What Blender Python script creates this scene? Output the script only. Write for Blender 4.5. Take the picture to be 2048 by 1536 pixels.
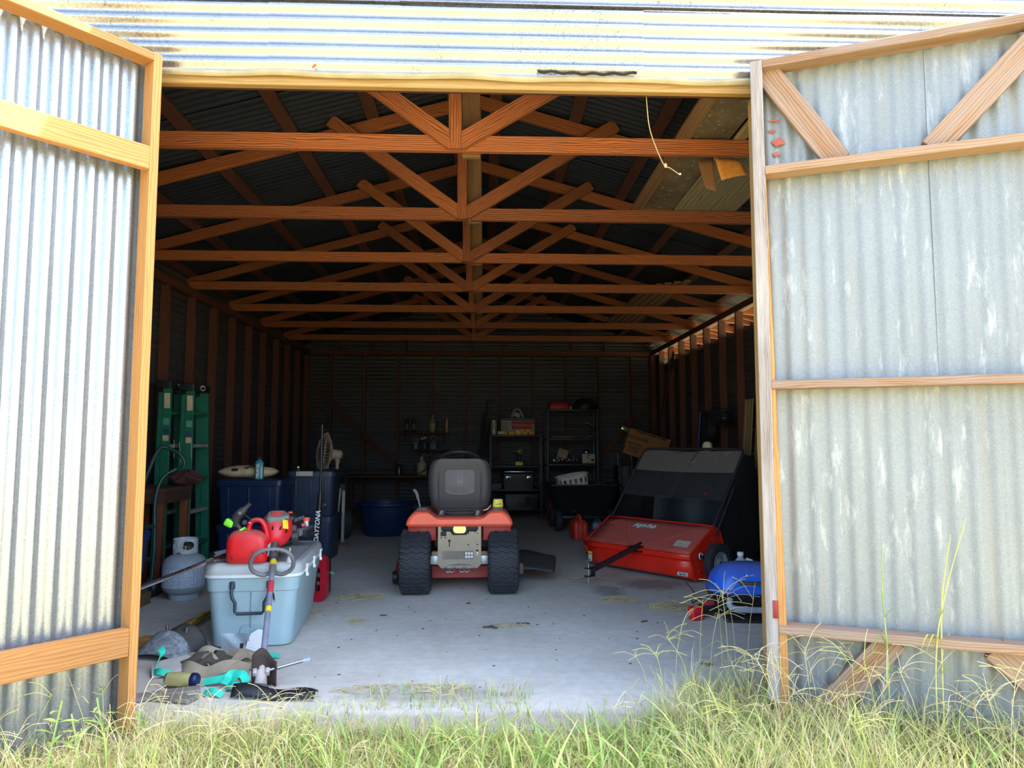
import bpy, bmesh, math, random
import numpy as np
from mathutils import Matrix, Vector, Euler

for _o in list(bpy.data.objects):
    bpy.data.objects.remove(_o, do_unlink=True)
SC = bpy.context.scene
COL = SC.collection
PI = math.pi
RAD = math.radians

# ------------------------------------------------------------------ camera
FPX, CAM_H, YAW, PITCH = 1430.0, 1.21, RAD(2.2), RAD(4.68)
_cd = bpy.data.cameras.new('camera')
_cd.sensor_width = 36.0
_cd.lens = 36.0 * FPX / 2048.0
_cd.clip_start, _cd.clip_end = 0.05, 500
CAM = bpy.data.objects.new('camera', _cd)
CAM.location = (0, 0, CAM_H)
CAM.rotation_euler = (PI / 2 + PITCH, 0, -YAW)
COL.objects.link(CAM)
SC.camera = CAM

# ------------------------------------------------------------------ light
SUN_AZ, SUN_EL = RAD(23), RAD(58)      # azimuth measured from +X (right) towards +Y (behind the shed)
_w = bpy.data.worlds.new('sky')
SC.world = _w
_w.use_nodes = True
_nt = _w.node_tree
_sky = _nt.nodes.new('ShaderNodeTexSky')
_sky.sky_type = 'NISHITA'
_sky.sun_disc = False
_sky.sun_elevation = SUN_EL
_sky.sun_rotation = PI / 2 - SUN_AZ
_sky.air_density, _sky.dust_density, _sky.ozone_density = 0.9, 3.0, 0.7
_bg = _nt.nodes['Background']
_bg.inputs[1].default_value = 0.36
_nt.links.new(_sky.outputs[0], _bg.inputs[0])
_sd = bpy.data.lights.new('sun', 'SUN')
_sd.energy = 7.5
_sd.angle = RAD(0.6)
_sd.color = (1.0, 0.94, 0.84)
SUN = bpy.data.objects.new('sun', _sd)
_dir = Vector((math.cos(SUN_EL) * math.cos(SUN_AZ), math.cos(SUN_EL) * math.sin(SUN_AZ), math.sin(SUN_EL)))
SUN.rotation_euler = _dir.to_track_quat('Z', 'Y').to_euler()
SUN.location = _dir * 40
COL.objects.link(SUN)

SC.view_settings.view_transform = 'Standard'
SC.view_settings.look = 'None'
SC.view_settings.gamma = 1.0
SC.view_settings.use_curve_mapping = False
SC.view_settings.exposure = 2.05


def at(px, py, X=None, Y=None, Z=None):
    """point on the ray through a photo pixel, at a known X, Y or Z"""
    v = Vector(((px - 1024) / FPX, 1.0, -(py - 768) / FPX))
    c, s = math.cos(PITCH), math.sin(PITCH)
    v = Vector((v.x, v.y * c - v.z * s, v.y * s + v.z * c))
    c, s = math.cos(YAW), math.sin(YAW)
    v = Vector((v.x * c + v.y * s, -v.x * s + v.y * c, v.z))
    if X is not None:
        t = X / v.x
    elif Y is not None:
        t = Y / v.y
    else:
        t = (Z - CAM_H) / v.z
    return Vector((0, 0, CAM_H)) + v * t


# ------------------------------------------------------------------ materials
def C(h, a=1.0):
    h = h.lstrip('#')
    o = []
    for i in (0, 2, 4):
        c = int(h[i:i + 2], 16) / 255
        o.append(c / 12.92 if c <= 0.04045 else ((c + 0.055) / 1.055) ** 2.4)
    return (o[0], o[1], o[2], a)


class NT:
    def __init__(self, name):
        self.m = bpy.data.materials.new(name)
        self.m.use_nodes = True
        self.t = self.m.node_tree
        self.b = self.t.nodes['Principled BSDF']
        self.out = self.t.nodes['Material Output']

    def n(self, typ, **kw):
        nd = self.t.nodes.new('ShaderNode' + typ)
        for k, v in kw.items():
            if k.startswith('i_'):
                nd.inputs[k[2:].replace('_', ' ')].default_value = v
            elif k.startswith('n') and k[1:].isdigit():
                nd.inputs[int(k[1:])].default_value = v
            else:
                setattr(nd, k, v)
        return nd

    def l(self, a, b):
        self.t.links.new(a, b)

    def coord(self, scale=(1, 1, 1), rnd=0.0):
        tc = self.n('TexCoord')
        mp = self.n('Mapping')
        mp.inputs['Scale'].default_value = scale
        src = tc.outputs['Object']
        if rnd:
            oi = self.n('ObjectInfo')
            mu = self.n('VectorMath', operation='SCALE')
            mu.inputs[0].default_value = (rnd * 13.1, rnd * 7.7, rnd * 9.3)
            self.l(oi.outputs['Random'], mu.inputs['Scale'])
            ad = self.n('VectorMath', operation='ADD')
            self.l(src, ad.inputs[0])
            self.l(mu.outputs[0], ad.inputs[1])
            src = ad.outputs[0]
        self.l(src, mp.inputs['Vector'])
        return mp.outputs[0]

    def noise(self, vec, scale, detail=3.0, rough=0.6):
        nd = self.n('TexNoise', i_Scale=scale, i_Detail=detail, i_Roughness=rough)
        self.l(vec, nd.inputs['Vector'])
        return nd.outputs[0]

    def ramp(self, fac, stops):
        r = self.n('ValToRGB')
        e = r.color_ramp.elements
        while len(e) < len(stops):
            e.new(0.5)
        for i, (p, c) in enumerate(stops):
            e[i].position = p
            e[i].color = c if len(c) == 4 else (*c, 1)
        self.l(fac, r.inputs[0])
        return r.outputs[0]

    def mix(self, fac, a, b, mode='MIX'):
        m = self.n('MixRGB', blend_type=mode)
        for inp, v in ((m.inputs[0], fac), (m.inputs[1], a), (m.inputs[2], b)):
            if isinstance(v, (int, float)):
                inp.default_value = v
            elif isinstance(v, tuple):
                inp.default_value = v
            else:
                self.l(v, inp)
        return m.outputs[0]

    def math(self, op, a, b=0.0, clamp=False):
        m = self.n('Math', operation=op, use_clamp=clamp)
        for inp, v in ((m.inputs[0], a), (m.inputs[1], b)):
            if isinstance(v, (int, float)):
                inp.default_value = v
            else:
                self.l(v, inp)
        return m.outputs[0]

    def bump(self, h, strength, dist=0.01):
        b = self.n('Bump', i_Strength=strength, i_Distance=dist)
        self.l(h, b.inputs['Height'])
        self.l(b.outputs[0], self.b.inputs['Normal'])

    def set(self, col=None, rough=None, metal=None, **kw):
        for k, v in (('Base Color', col), ('Roughness', rough), ('Metallic', metal)):
            if v is None:
                continue
            if isinstance(v, (int, float, tuple)):
                self.b.inputs[k].default_value = v
            else:
                self.l(v, self.b.inputs[k])
        for k, v in kw.items():
            self.b.inputs[k.replace('_', ' ')].default_value = v
        return self.m


_MATS = {}


def pm(name, col, rough=0.5, metal=0.0, var=0.18, scale=9.0, bump=0.0, dust=0.0, dustcol='#9c917f', **kw):
    """paint / plastic / metal with mottled colour and optional settled dust on upward faces"""
    if name in _MATS:
        return _MATS[name]
    t = NT(name)
    v = t.coord(rnd=1.0)
    base = C(col)
    n1 = t.noise(v, scale, 4)
    dk = tuple(c * (1 - var) for c in base[:3]) + (1,)
    lt = tuple(min(1, c * (1 + var)) for c in base[:3]) + (1,)
    col_o = t.ramp(n1, [(0.3, dk), (0.7, lt)])
    rg = t.math('ADD', t.math('MULTIPLY', n1, 0.15), rough - 0.075)
    if dust:
        ge = t.n('NewGeometry')
        sx = t.n('SeparateXYZ')
        t.l(ge.outputs['Normal'], sx.inputs[0])
        up = t.math('MULTIPLY', t.math('SUBTRACT', sx.outputs[2], 0.25), 1.5, True)
        n2 = t.noise(v, 30, 5, 0.7)
        f = t.math('MULTIPLY', t.math('MULTIPLY', up, n2), dust * 2, True)
        col_o = t.mix(f, col_o, C(dustcol))
    if bump:
        t.bump(t.noise(v, scale * 8, 3), bump, 0.004)
    _MATS[name] = t.set(col_o, rg, metal, **kw)
    return _MATS[name]


def wood(name, light, dark, freq=42.0, grey=None, greyamt=0.0, knots=True, rough=0.75, amount=1.0):
    if name in _MATS:
        return _MATS[name]
    t = NT(name)
    v = t.coord((0.16, 1, 1), rnd=1.0)
    w = t.n('TexWave', wave_type='RINGS', rings_direction='X', wave_profile='SAW', i_Scale=freq, i_Distortion=10.0,
            i_Detail=2.0, i_Detail_Scale=0.5, i_Detail_Roughness=0.55)
    t.l(v, w.inputs['Vector'])
    lt, dk = C(light), C(dark)
    mid = tuple(l * (1 - 0.35 * amount) + d * 0.35 * amount for l, d in zip(lt[:3], dk[:3])) + (1,)
    col = t.ramp(w.outputs[1], [(0.0, lt), (0.4, mid), (0.78, dk), (0.92, dk), (1.0, lt)])
    v2 = t.coord((0.5, 6, 6), rnd=1.0)
    n1 = t.noise(v2, 3.0, 5)
    col = t.mix(t.math('MULTIPLY', n1, 0.3), col, mid, 'MIX')
    oi = t.n('ObjectInfo')
    col = t.mix(1.0, col, t.ramp(oi.outputs['Random'], [(0.0, (.72, .68, .66)), (1.0, (1.08, 1.06, 1.02))]), 'MULTIPLY')
    v3 = t.coord((1, 1, 1), rnd=1.0)
    fine = t.noise(t.coord((3, 160, 160), rnd=1.0), 1.0, 2)
    col = t.mix(0.22, col, t.ramp(fine, [(0.3, (0.25, 0.25, 0.25)), (0.7, (1, 1, 1))]), 'MULTIPLY')
    if grey:
        g = t.ramp(t.noise(t.coord((0.7, 9, 9), rnd=1.0), 2.2, 5, 0.65), [(0.5 - greyamt * 0.3, (0, 0, 0)), (0.62, (1, 1, 1))])
        col = t.mix(t.math('MULTIPLY', g, greyamt), col, C(grey))
    if knots:
        vo = t.n('TexVoronoi', feature='F1', i_Scale=1.35)
        t.l(v3, vo.inputs['Vector'])
        k = t.ramp(vo.outputs['Distance'], [(0.02, (1, 1, 1)), (0.045, (0, 0, 0))])
        col = t.mix(t.math('MULTIPLY', k, 0.8), col, tuple(c * 0.35 for c in dk[:3]) + (1,))
    t.bump(t.mix(0.5, w.outputs[1], fine), 0.18, 0.003)
    _MATS[name] = t.set(col, rough)
    return _MATS[name]


# ------------------------------------------------------------------ mesh builder
def rrect(w, d, r, n=4):
    r = max(1e-4, min(r, w / 2 - 1e-4, d / 2 - 1e-4))
    o = []
    for cx, cy, a0 in ((w / 2 - r, d / 2 - r, 0), (-w / 2 + r, d / 2 - r, PI / 2), (-w / 2 + r, -d / 2 + r, PI), (w / 2 - r, -d / 2 + r, 1.5 * PI)):
        for i in range(n + 1):
            a = a0 + PI / 2 * i / n
            o.append((cx + r * math.cos(a), cy + r * math.sin(a)))
    return o


def rot(x=0, y=0, z=0):
    return Euler((RAD(x), RAD(y), RAD(z))).to_matrix().to_4x4()


def tr(x=0, y=0, z=0):
    return Matrix.Translation((x, y, z))


def frame(o, x, y=None, z=None):
    """matrix with local X along x and Z near z"""
    x = Vector(x).normalized()
    if y is not None:
        y = Vector(y)
        z = x.cross(y).normalized()
        y = z.cross(x)
    else:
        z = Vector(z)
        y = z.cross(x).normalized()
        z = x.cross(y)
    m = Matrix((x, y, z)).transposed().to_4x4()
    m.translation = Vector(o)
    return m


def bez(pts, n=8):
    """Catmull-Rom through points"""
    P = [Vector(p) for p in pts]
    P = [P[0] * 2 - P[1]] + P + [P[-1] * 2 - P[-2]]
    o = []
    for i in range(1, len(P) - 2):
        for k in range(n):
            t = k / n
            a, b, c, d = P[i - 1], P[i], P[i + 1], P[i + 2]
            o.append(0.5 * ((2 * b) + (c - a) * t + (2 * a - 5 * b + 4 * c - d) * t * t + (3 * b - a - 3 * c + d) * t ** 3))
    o.append(P[-2])
    return o


class B:
    def __init__(s, M=None):
        s.bm = bmesh.new()
        s.M = M or Matrix()

    def _add(s, verts, faces, M=None):
        T = s.M @ M if M else s.M
        vs = [s.bm.verts.new(T @ Vector(v)) for v in verts]
        out = []
        for f in faces:
            try:
                out.append(s.bm.faces.new([vs[i] for i in f]))
            except ValueError:
                pass
        return vs, out

    def box(s, c, d, R=None, bev=0.0, seg=2):
        x, y, z = d[0] / 2, d[1] / 2, d[2] / 2
        M = tr(*c) @ (R or Matrix())
        vs, fs = s._add([(-x, -y, -z), (x, -y, -z), (x, y, -z), (-x, y, -z), (-x, -y, z), (x, -y, z), (x, y, z), (-x, y, z)],
                        [(0, 3, 2, 1), (4, 5, 6, 7), (0, 1, 5, 4), (1, 2, 6, 5), (2, 3, 7, 6), (3, 0, 4, 7)], M)
        if bev:
            bev = min(bev, x * .98, y * .98, z * .98)
            es = list({e for f in fs for e in f.edges})
            bmesh.ops.bevel(s.bm, geom=es, offset=bev, segments=seg, profile=0.5, affect='EDGES')
        return s

    def loft(s, rings, caps=True, closed=True, M=None):
        n = len(rings[0])
        vs = [p for r in rings for p in r]
        fs = []
        for i in range(len(rings) - 1):
            for j in range(n if closed else n - 1):
                k = (j + 1) % n
                fs.append((i * n + j, i * n + k, (i + 1) * n + k, (i + 1) * n + j))
        if caps and closed:
            fs.append(tuple(range(n - 1, -1, -1)))
            fs.append(tuple((len(rings) - 1) * n + j for j in range(n)))
        s._add(vs, fs, M)
        return s

    def rloft(s, secs, n=4, M=None, caps=True):
        """sections (z, w, d, r[, cx, cy]) of rounded rectangles"""
        rings = []
        for q in secs:
            z, w, d, r = q[:4]
            cx, cy = (q[4], q[5]) if len(q) > 4 else (0, 0)
            rings.append([(x + cx, y + cy, z) for x, y in rrect(w, d, r, n)])
        return s.loft(rings, caps, True, M)

    def lathe(s, prof, n=24, M=None, caps=True, a0=0.0, a1=2 * PI):
        full = abs(a1 - a0 - 2 * PI) < 1e-6
        m = n if full else n + 1
        rings = [[(max(r, 1e-4) * math.cos(a0 + (a1 - a0) * j / n), max(r, 1e-4) * math.sin(a0 + (a1 - a0) * j / n), z) for j in range(m)] for r, z in prof]
        return s.loft(rings, caps and full, full, M)

    def tube(s, pts, r, n=8, closed=False, M=None, flat=None):
        P = [Vector(p) for p in pts]
        k = len(P)
        R = r if isinstance(r, (list, tuple)) else [r] * k
        tang = []
        for i in range(k):
            a = P[(i - 1) % k] if (closed or i) else P[0]
            b = P[(i + 1) % k] if (closed or i < k - 1) else P[-1]
            d = (b - a)
            tang.append(d.normalized() if d.length > 1e-9 else Vector((0, 0, 1)))
        up = Vector((0, 0, 1)) if abs(tang[0].z) < .9 else Vector((1, 0, 0))
        u = tang[0].cross(up).normalized()
        rings = []
        for i in range(k):
            u = (u - tang[i] * u.dot(tang[i])).normalized()
            v = tang[i].cross(u)
            fx, fy = flat or (1, 1)
            rings.append([P[i] + (u * math.cos(2 * PI * j / n) * fx + v * math.sin(2 * PI * j / n) * fy) * R[i] for j in range(n)])
        if closed:
            rings.append(rings[0])
        return s.loft(rings, not closed, True, M)

    def cyl(s, p0, p1, r0, r1=None, n=16):
        return s.tube([p0, p1], [r0, r0 if r1 is None else r1], n)

    def prism(s, pts, h, M=None, bev=0.0):
        n = len(pts)
        vs, fs = s._add([(x, y, 0) for x, y in pts] + [(x, y, h) for x, y in pts],
                        [tuple(range(n - 1, -1, -1)), tuple(range(n, 2 * n))] + [(i, (i + 1) % n, n + (i + 1) % n, n + i) for i in range(n)], M)
        if bev:
            es = list({e for f in fs[:2] for e in f.edges})
            bmesh.ops.bevel(s.bm, geom=es, offset=bev, segments=2, profile=0.5, affect='EDGES')
        return s

    def sph(s, c, r, nu=20, nv=12, M=None):
        if isinstance(r, (int, float)):
            r = (r, r, r)
        prof = [(math.sin(PI * i / nv), -math.cos(PI * i / nv)) for i in range(nv + 1)]
        return s.lathe(prof, nu, (M or Matrix()) @ tr(*c) @ Matrix.Diagonal((r[0], r[1], r[2], 1)))

    def grid(s, f, nu, nv, M=None):
        vs = [f(i / nu, j / nv) for j in range(nv + 1) for i in range(nu + 1)]
        fs = [(j * (nu + 1) + i, j * (nu + 1) + i + 1, (j + 1) * (nu + 1) + i + 1, (j + 1) * (nu + 1) + i) for j in range(nv) for i in range(nu)]
        s._add(vs, fs, M)
        return s

    def mesh(s, name, ang=38):
        bm = s.bm
        bmesh.ops.recalc_face_normals(bm, faces=bm.faces[:])
        lim = RAD(ang)
        for f in bm.faces:
            f.smooth = True
        for e in bm.edges:
            if len(e.link_faces) == 2:
                e.smooth = e.calc_face_angle(0) < lim
        me = bpy.data.meshes.new(name)
        bm.to_mesh(me)
        bm.free()
        return me

    def obj(s, name, mat, parent=None, ang=38, M=None, solid=0.0):
        me = s.mesh(name, ang)
        me.materials.append(mat)
        return link(name, me, parent, M, solid)


def link(name, me, parent=None, M=None, solid=0.0):
    o = bpy.data.objects.new(name, me)
    COL.objects.link(o)
    if M is not None:
        o.matrix_local = M
    o.parent = parent
    if solid:
        md = o.modifiers.new('thickness', 'SOLIDIFY')
        md.thickness = solid
        md.offset = 0
    return o


def T(name, label, cat, loc=(0, 0, 0), rz=0.0, group=None, R=None):
    o = bpy.data.objects.new(name, None)
    o.empty_display_size = 0.05
    COL.objects.link(o)
    M = tr(*loc) @ (R or rot(z=rz))
    o.matrix_local = M
    tag(o, label, cat, group)
    return o


def tag(o, label, cat=None, group=None, kind=None):
    o['label'] = label
    if cat:
        o['category'] = cat
    if group:
        o['group'] = group
    if kind:
        o['kind'] = kind
    return o


def struct(name, label):
    o = bpy.data.objects.new(name, None)
    o.empty_display_size = 0.05
    COL.objects.link(o)
    o['kind'] = 'structure'
    o['label'] = label
    return o


_BOARDS = {}


def board(name, p0, p1, w, t, mat, parent=None, wdir=(0, 0, 1), bev=0.003, ext=0.0):
    """timber from p0 to p1; width w along wdir, thickness t across; local X runs with the grain"""
    p0, p1 = Vector(p0), Vector(p1)
    d = (p1 - p0).normalized()
    p0, p1 = p0 - d * ext, p1 + d * ext
    L = (p1 - p0).length
    key = (round(L, 3), w, t, mat.name, bev)
    if key not in _BOARDS:
        me = B().box((0, 0, 0), (L, w, t), bev=bev, seg=1).mesh(name)
        me.materials.append(mat)
        _BOARDS[key] = me
    return link(name, _BOARDS[key], parent, frame((p0 + p1) / 2, d, y=wdir))


_RIB = 0.0678


def board_cut(name, p0, p1, w, t, mat, parent, planes, wdir=(0, 0, 1)):
    """board trimmed by planes (point, normal to keep) given in the parent's space"""
    p0, p1 = Vector(p0), Vector(p1)
    M = frame((p0 + p1) / 2, p1 - p0, y=wdir)
    b = B().box((0, 0, 0), ((p1 - p0).length, w, t))
    Mi = M.inverted()
    for co, no in planes:
        c, n = Mi @ Vector(co), Mi.to_3x3() @ Vector(no)
        bm = b.bm
        r = bmesh.ops.bisect_plane(bm, geom=bm.verts[:] + bm.edges[:] + bm.faces[:], plane_co=c, plane_no=n, clear_inner=True)
        ed_ = [e for e in r['geom_cut'] if isinstance(e, bmesh.types.BMEdge)]
        bmesh.ops.contextual_create(bm, geom=ed_)
    me = b.mesh(name)
    me.materials.append(mat)
    return link(name, me, parent, M)




def corrugated(name, o, u, v, L, W, mat, parent=None, amp=0.0085, pitch=_RIB, nper=8, phase=0.0, ns=1, wob=0.0, seed=1, flat=0.0):
    """sheet with ribs running along u (length L), waves across v (width W)"""
    o, u, v = Vector(o), Vector(u).normalized(), Vector(v).normalized()
    n = u.cross(v)
    m = max(2, int(W / pitch * nper))
    rg = random.Random(seed)
    ph = [rg.uniform(0, 6.28) for _ in range(6)]
    vs, fs = [], []
    for i in range(m + 1):
        b = W * i / m
        for j in range(ns + 1):
            a = L * j / ns
            h = amp * (math.cos(2 * PI * b / pitch + phase) if not flat else math.tanh(flat * math.cos(2 * PI * b / pitch + phase)))
            if wob:
                h += wob * (math.sin(a * 2.1 + ph[0] + b * 3) + math.sin(a * 5.3 + ph[1] - b * 4.1) * .5)
            vs.append((a, b, h))
    k = ns + 1
    for i in range(m):
        for j in range(ns):
            fs.append((i * k + j, i * k + j + 1, (i + 1) * k + j + 1, (i + 1) * k + j))
    me = bpy.data.meshes.new(name)
    me.from_pydata(vs, [], fs)
    me.polygons.foreach_set('use_smooth', [True] * len(fs))
    me.materials.append(mat)
    M = Matrix((u, v, n)).transposed().to_4x4()
    M.translation = o
    return link(name, me, parent, M)


def text(body, size, mat, parent, M, name='lettering', extrude=0.0006, shear=0.0, bold=0.0, align='CENTER', space=1.0):
    cu = bpy.data.curves.new(name, 'FONT')
    cu.body = body
    cu.size = size
    cu.extrude = extrude
    cu.shear = shear
    cu.offset = bold
    cu.align_x = align
    cu.align_y = 'CENTER'
    cu.space_character = space
    cu.resolution_u = 3
    tmp = bpy.data.objects.new('tmp_text', cu)
    COL.objects.link(tmp)
    dg = bpy.context.evaluated_depsgraph_get()
    me = bpy.data.meshes.new_from_object(tmp.evaluated_get(dg))
    bpy.data.objects.remove(tmp, do_unlink=True)
    bpy.data.curves.remove(cu)
    me.name = name
    me.materials.clear()
    me.materials.append(mat)
    return link(name, me, parent, M)


def copy_tree(o, parent=None):
    c = o.copy()
    COL.objects.link(c)
    c.parent = parent
    for ch in list(o.children):
        copy_tree(ch, c)
    return c
# ------------------------------------------------------------------ shared materials
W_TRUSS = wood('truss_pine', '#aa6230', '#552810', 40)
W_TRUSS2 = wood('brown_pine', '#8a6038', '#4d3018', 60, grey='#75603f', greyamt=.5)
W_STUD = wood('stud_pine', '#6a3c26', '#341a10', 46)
W_DOOR = wood('door_pine', '#bd8a4e', '#a06f38', 34, amount=.75)
W_DOOR_R = wood('weathered_door_pine', '#ab8359', '#74502f', 36, grey='#8d8379', greyamt=.55)
W_JAMB = wood('bleached_jamb', '#a69a8f', '#51463d', 60, grey='#b2aca6', greyamt=.6, knots=False)
W_HEAD = wood('header_pine', '#b08c50', '#92723a', 34, grey='#947f50', greyamt=.4)


def galv(name, base, spangle=0.18, metal=0.85, rough=0.38, crackle=False, rust=0.0, oxide=0.0, scale=70.0):
    t = NT(name)
    v = t.coord(rnd=1.0)
    vo = t.n('TexVoronoi', feature='F1', i_Scale=scale)
    t.l(v, vo.inputs['Vector'])
    sp = t.n('SeparateXYZ')
    t.l(vo.outputs['Color'], sp.inputs[0])
    b = C(base)
    col = t.ramp(sp.outputs[0], [(0.0, tuple(c * (1 - spangle) for c in b[:3])), (1.0, tuple(min(1, c * (1 + spangle)) for c in b[:3]))])
    big = t.noise(v, 1.7, 5, .6)
    col = t.mix(0.35, col, t.ramp(big, [(0.3, (.62, .62, .62)), (0.7, (1, 1, 1))]), 'MULTIPLY')
    rg = t.math('ADD', t.math('MULTIPLY', sp.outputs[1], 0.12), rough)
    mt = metal
    if oxide:
        ox = t.ramp(t.noise(t.coord((1.3, 6, 6), rnd=1.0), 3.0, 6, .7), [(0.56, (0, 0, 0)), (0.70, (1, 1, 1))])
        col = t.mix(t.math('MULTIPLY', ox, oxide), col, C('#b9bab4'))
    if rust:
        ru = t.ramp(t.noise(t.coord((.35, 9, 9), rnd=1.0), 2.4, 5, .6), [(0.55, (0, 0, 0)), (0.75, (1, 1, 1))])
        col = t.mix(t.math('MULTIPLY', ru, rust), col, C('#8a7444'))
    if crackle:
        vc = t.n('TexVoronoi', feature='DISTANCE_TO_EDGE', i_Scale=60.0)
        nz = t.n('TexNoise', i_Scale=18.0, i_Detail=2.0)
        t.l(v, nz.inputs['Vector'])
        dv = t.n('VectorMath', operation='MULTIPLY_ADD')
        t.l(nz.outputs['Color'], dv.inputs[0])
        dv.inputs[1].default_value = (.03, .03, .03)
        t.l(t.coord(), dv.inputs[2])
        t.l(dv.outputs[0], vc.inputs['Vector'])
        ck = t.ramp(vc.outputs[0], [(0.012, (1, 1, 1)), (0.04, (0, 0, 0))])
        msk = t.ramp(t.noise(t.coord(), 1.1, 4, .7), [(0.42, (0, 0, 0)), (0.56, (1, 1, 1))])
        col = t.mix(t.math('MULTIPLY', t.math('MULTIPLY', ck, msk), .85), col, C('#5f5c54'))
    return t.set(col, rg, mt)


G_FRONT = galv('front_siding', '#a3a3a4', .05, .9, .24, crackle=True)
G_LDOOR = galv('bright_galvanised', '#9aa0a3', .15, .75, .27, scale=300)
G_RDOOR = galv('dull_galvanised', '#868b8a', .10, .4, .5, rust=.28, oxide=.6, scale=260)
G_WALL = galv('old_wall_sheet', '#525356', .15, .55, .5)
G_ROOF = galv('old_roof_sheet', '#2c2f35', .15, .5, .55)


def concrete():
    t = NT('slab_concrete')
    v = t.coord()
    n1 = t.noise(v, 1.2, 6, .6)
    n2 = t.noise(v, 14, 5, .7)
    br = t.noise(t.coord((2, 70, 1)), 1.0, 3)
    col = t.ramp(n1, [(.3, C('#c4bdae')[:3]), (.7, C('#dcd7ca')[:3])])
    col = t.mix(.35, col, t.ramp(n2, [(.35, (.55, .53, .5)), (.65, (1, 1, 1))]), 'MULTIPLY')
    col = t.mix(.3, col, t.ramp(br, [(.3, (.7, .7, .7)), (.7, (1, 1, 1))]), 'MULTIPLY')
    # damp stains where they lie on the slab, and brown soil that has washed onto the doorway
    tc = t.n('TexCoord')

    def spot(x, y, rx, ry, colr, amt):
        nonlocal col
        mp = t.n('Mapping', vector_type='TEXTURE')
        mp.inputs['Location'].default_value = (x, y, 0)
        mp.inputs['Scale'].default_value = (rx, ry, 10)
        t.l(tc.outputs['Object'], mp.inputs['Vector'])
        ln = t.n('VectorMath', operation='LENGTH')
        t.l(mp.outputs[0], ln.inputs[0])
        d = t.math('ADD', ln.outputs['Value'], t.math('MULTIPLY', t.math('SUBTRACT', n2, .5), .9))
        f = t.ramp(d, [(.45, (1, 1, 1)), (1.05, (0, 0, 0))])
        col = t.mix(t.math('MULTIPLY', f, amt), col, C(colr))
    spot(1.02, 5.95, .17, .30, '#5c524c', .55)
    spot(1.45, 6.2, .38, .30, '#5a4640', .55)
    spot(-.25, 3.56, .50, .12, '#877d70', .5)
    spot(.0, 3.22, 2.2, .14, '#8f8672', .6)
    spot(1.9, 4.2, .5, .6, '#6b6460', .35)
    t.bump(t.mix(.5, n2, br), .25, .004)
    return t.set(col, .85)


def soil():
    t = NT('dry_lawn')
    v = t.coord()
    n1 = t.noise(v, .5, 6, .6)
    n2 = t.noise(v, 25, 6, .7)
    col = t.ramp(n1, [(.3, C('#8f8a5e')[:3]), (.5, C('#a99c6e')[:3]), (.72, C('#b9aa80')[:3])])
    col = t.mix(.5, col, t.ramp(n2, [(.3, (.4, .4, .4)), (.65, (1, 1, 1))]), 'MULTIPLY')
    t.bump(n2, .6, .03)
    return t.set(col, .95)


# ------------------------------------------------------------------ setting
XL, XR, YB, YF = -3.02, 2.91, 12.42, 3.20
RIDGE_X, SLOPE = -0.08, 0.276
PLATE = 2.80


def raft(x):                 # centre line of a rafter
    return 3.715 - SLOPE * abs(x - RIDGE_X)


ground = B().grid(lambda a, b: ((a - .5) * 90, (b - .45) * 90, -.014 - .006 * math.sin(a * 50) * math.sin(b * 37)), 40, 40).obj('ground', soil())
tag(ground, 'dry grassy ground all around the shed', None, kind='structure')
floor = B().box(((XL + XR) / 2, (3.13 + 12.6) / 2, -.06), (XR - XL + .24, 12.6 - 3.13, .12), bev=.01).obj('floor', concrete())
tag(floor, 'bare grey concrete slab floor of the shed', None, kind='structure')

# side and back walls: sheets, studs, plates
wl = struct('wall_left', 'dark corrugated metal wall with wooden studs behind the green ladders')
wr = struct('wall_right', 'corrugated metal wall with wooden studs and open daylight gap beside the lawn sweeper')
wb = struct('wall_back', 'dark corrugated metal back wall with studs behind the shelves')
wf = struct('wall_front', 'pale corrugated siding and framing above and beside the doorway')
for side, par, xf, top in ((-1, wl, XL - .089, 2.94), (1, wr, XR + .089, 2.50)):
    n = 5
    hs = top / 4
    for r in range(4):
        for k in range(3):
            y0 = 3.2 + k * 3.1
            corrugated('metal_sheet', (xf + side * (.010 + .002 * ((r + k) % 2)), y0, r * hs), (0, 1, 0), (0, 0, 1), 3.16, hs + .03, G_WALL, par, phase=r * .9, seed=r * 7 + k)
    y = 3.245
    i = 0
    while y < YB:
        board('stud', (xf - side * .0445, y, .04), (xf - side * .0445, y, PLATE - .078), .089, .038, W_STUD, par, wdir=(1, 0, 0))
        y += .61
        i += 1
    for zz in (.019, PLATE - .019, PLATE - .058):
        for k in range(3):
            board('wall_plate', (xf - side * .0445, 3.2 + k * 3.1, zz), (xf - side * .0445, 6.3 + k * 3.1, zz), .089, .038, W_STUD, par, wdir=(1, 0, 0))
board('corner_post', (XR + .045, YB + .05, .0), (XR + .045, YB + .05, 2.78), .12, .10, W_STUD, wr, wdir=(0, 1, 0))
corrugated('metal_sheet', (XR + .10, YB - .25, 2.48), (0, 1, 0), (0, 0, 1), .5, .36, G_WALL, wr)
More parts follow.
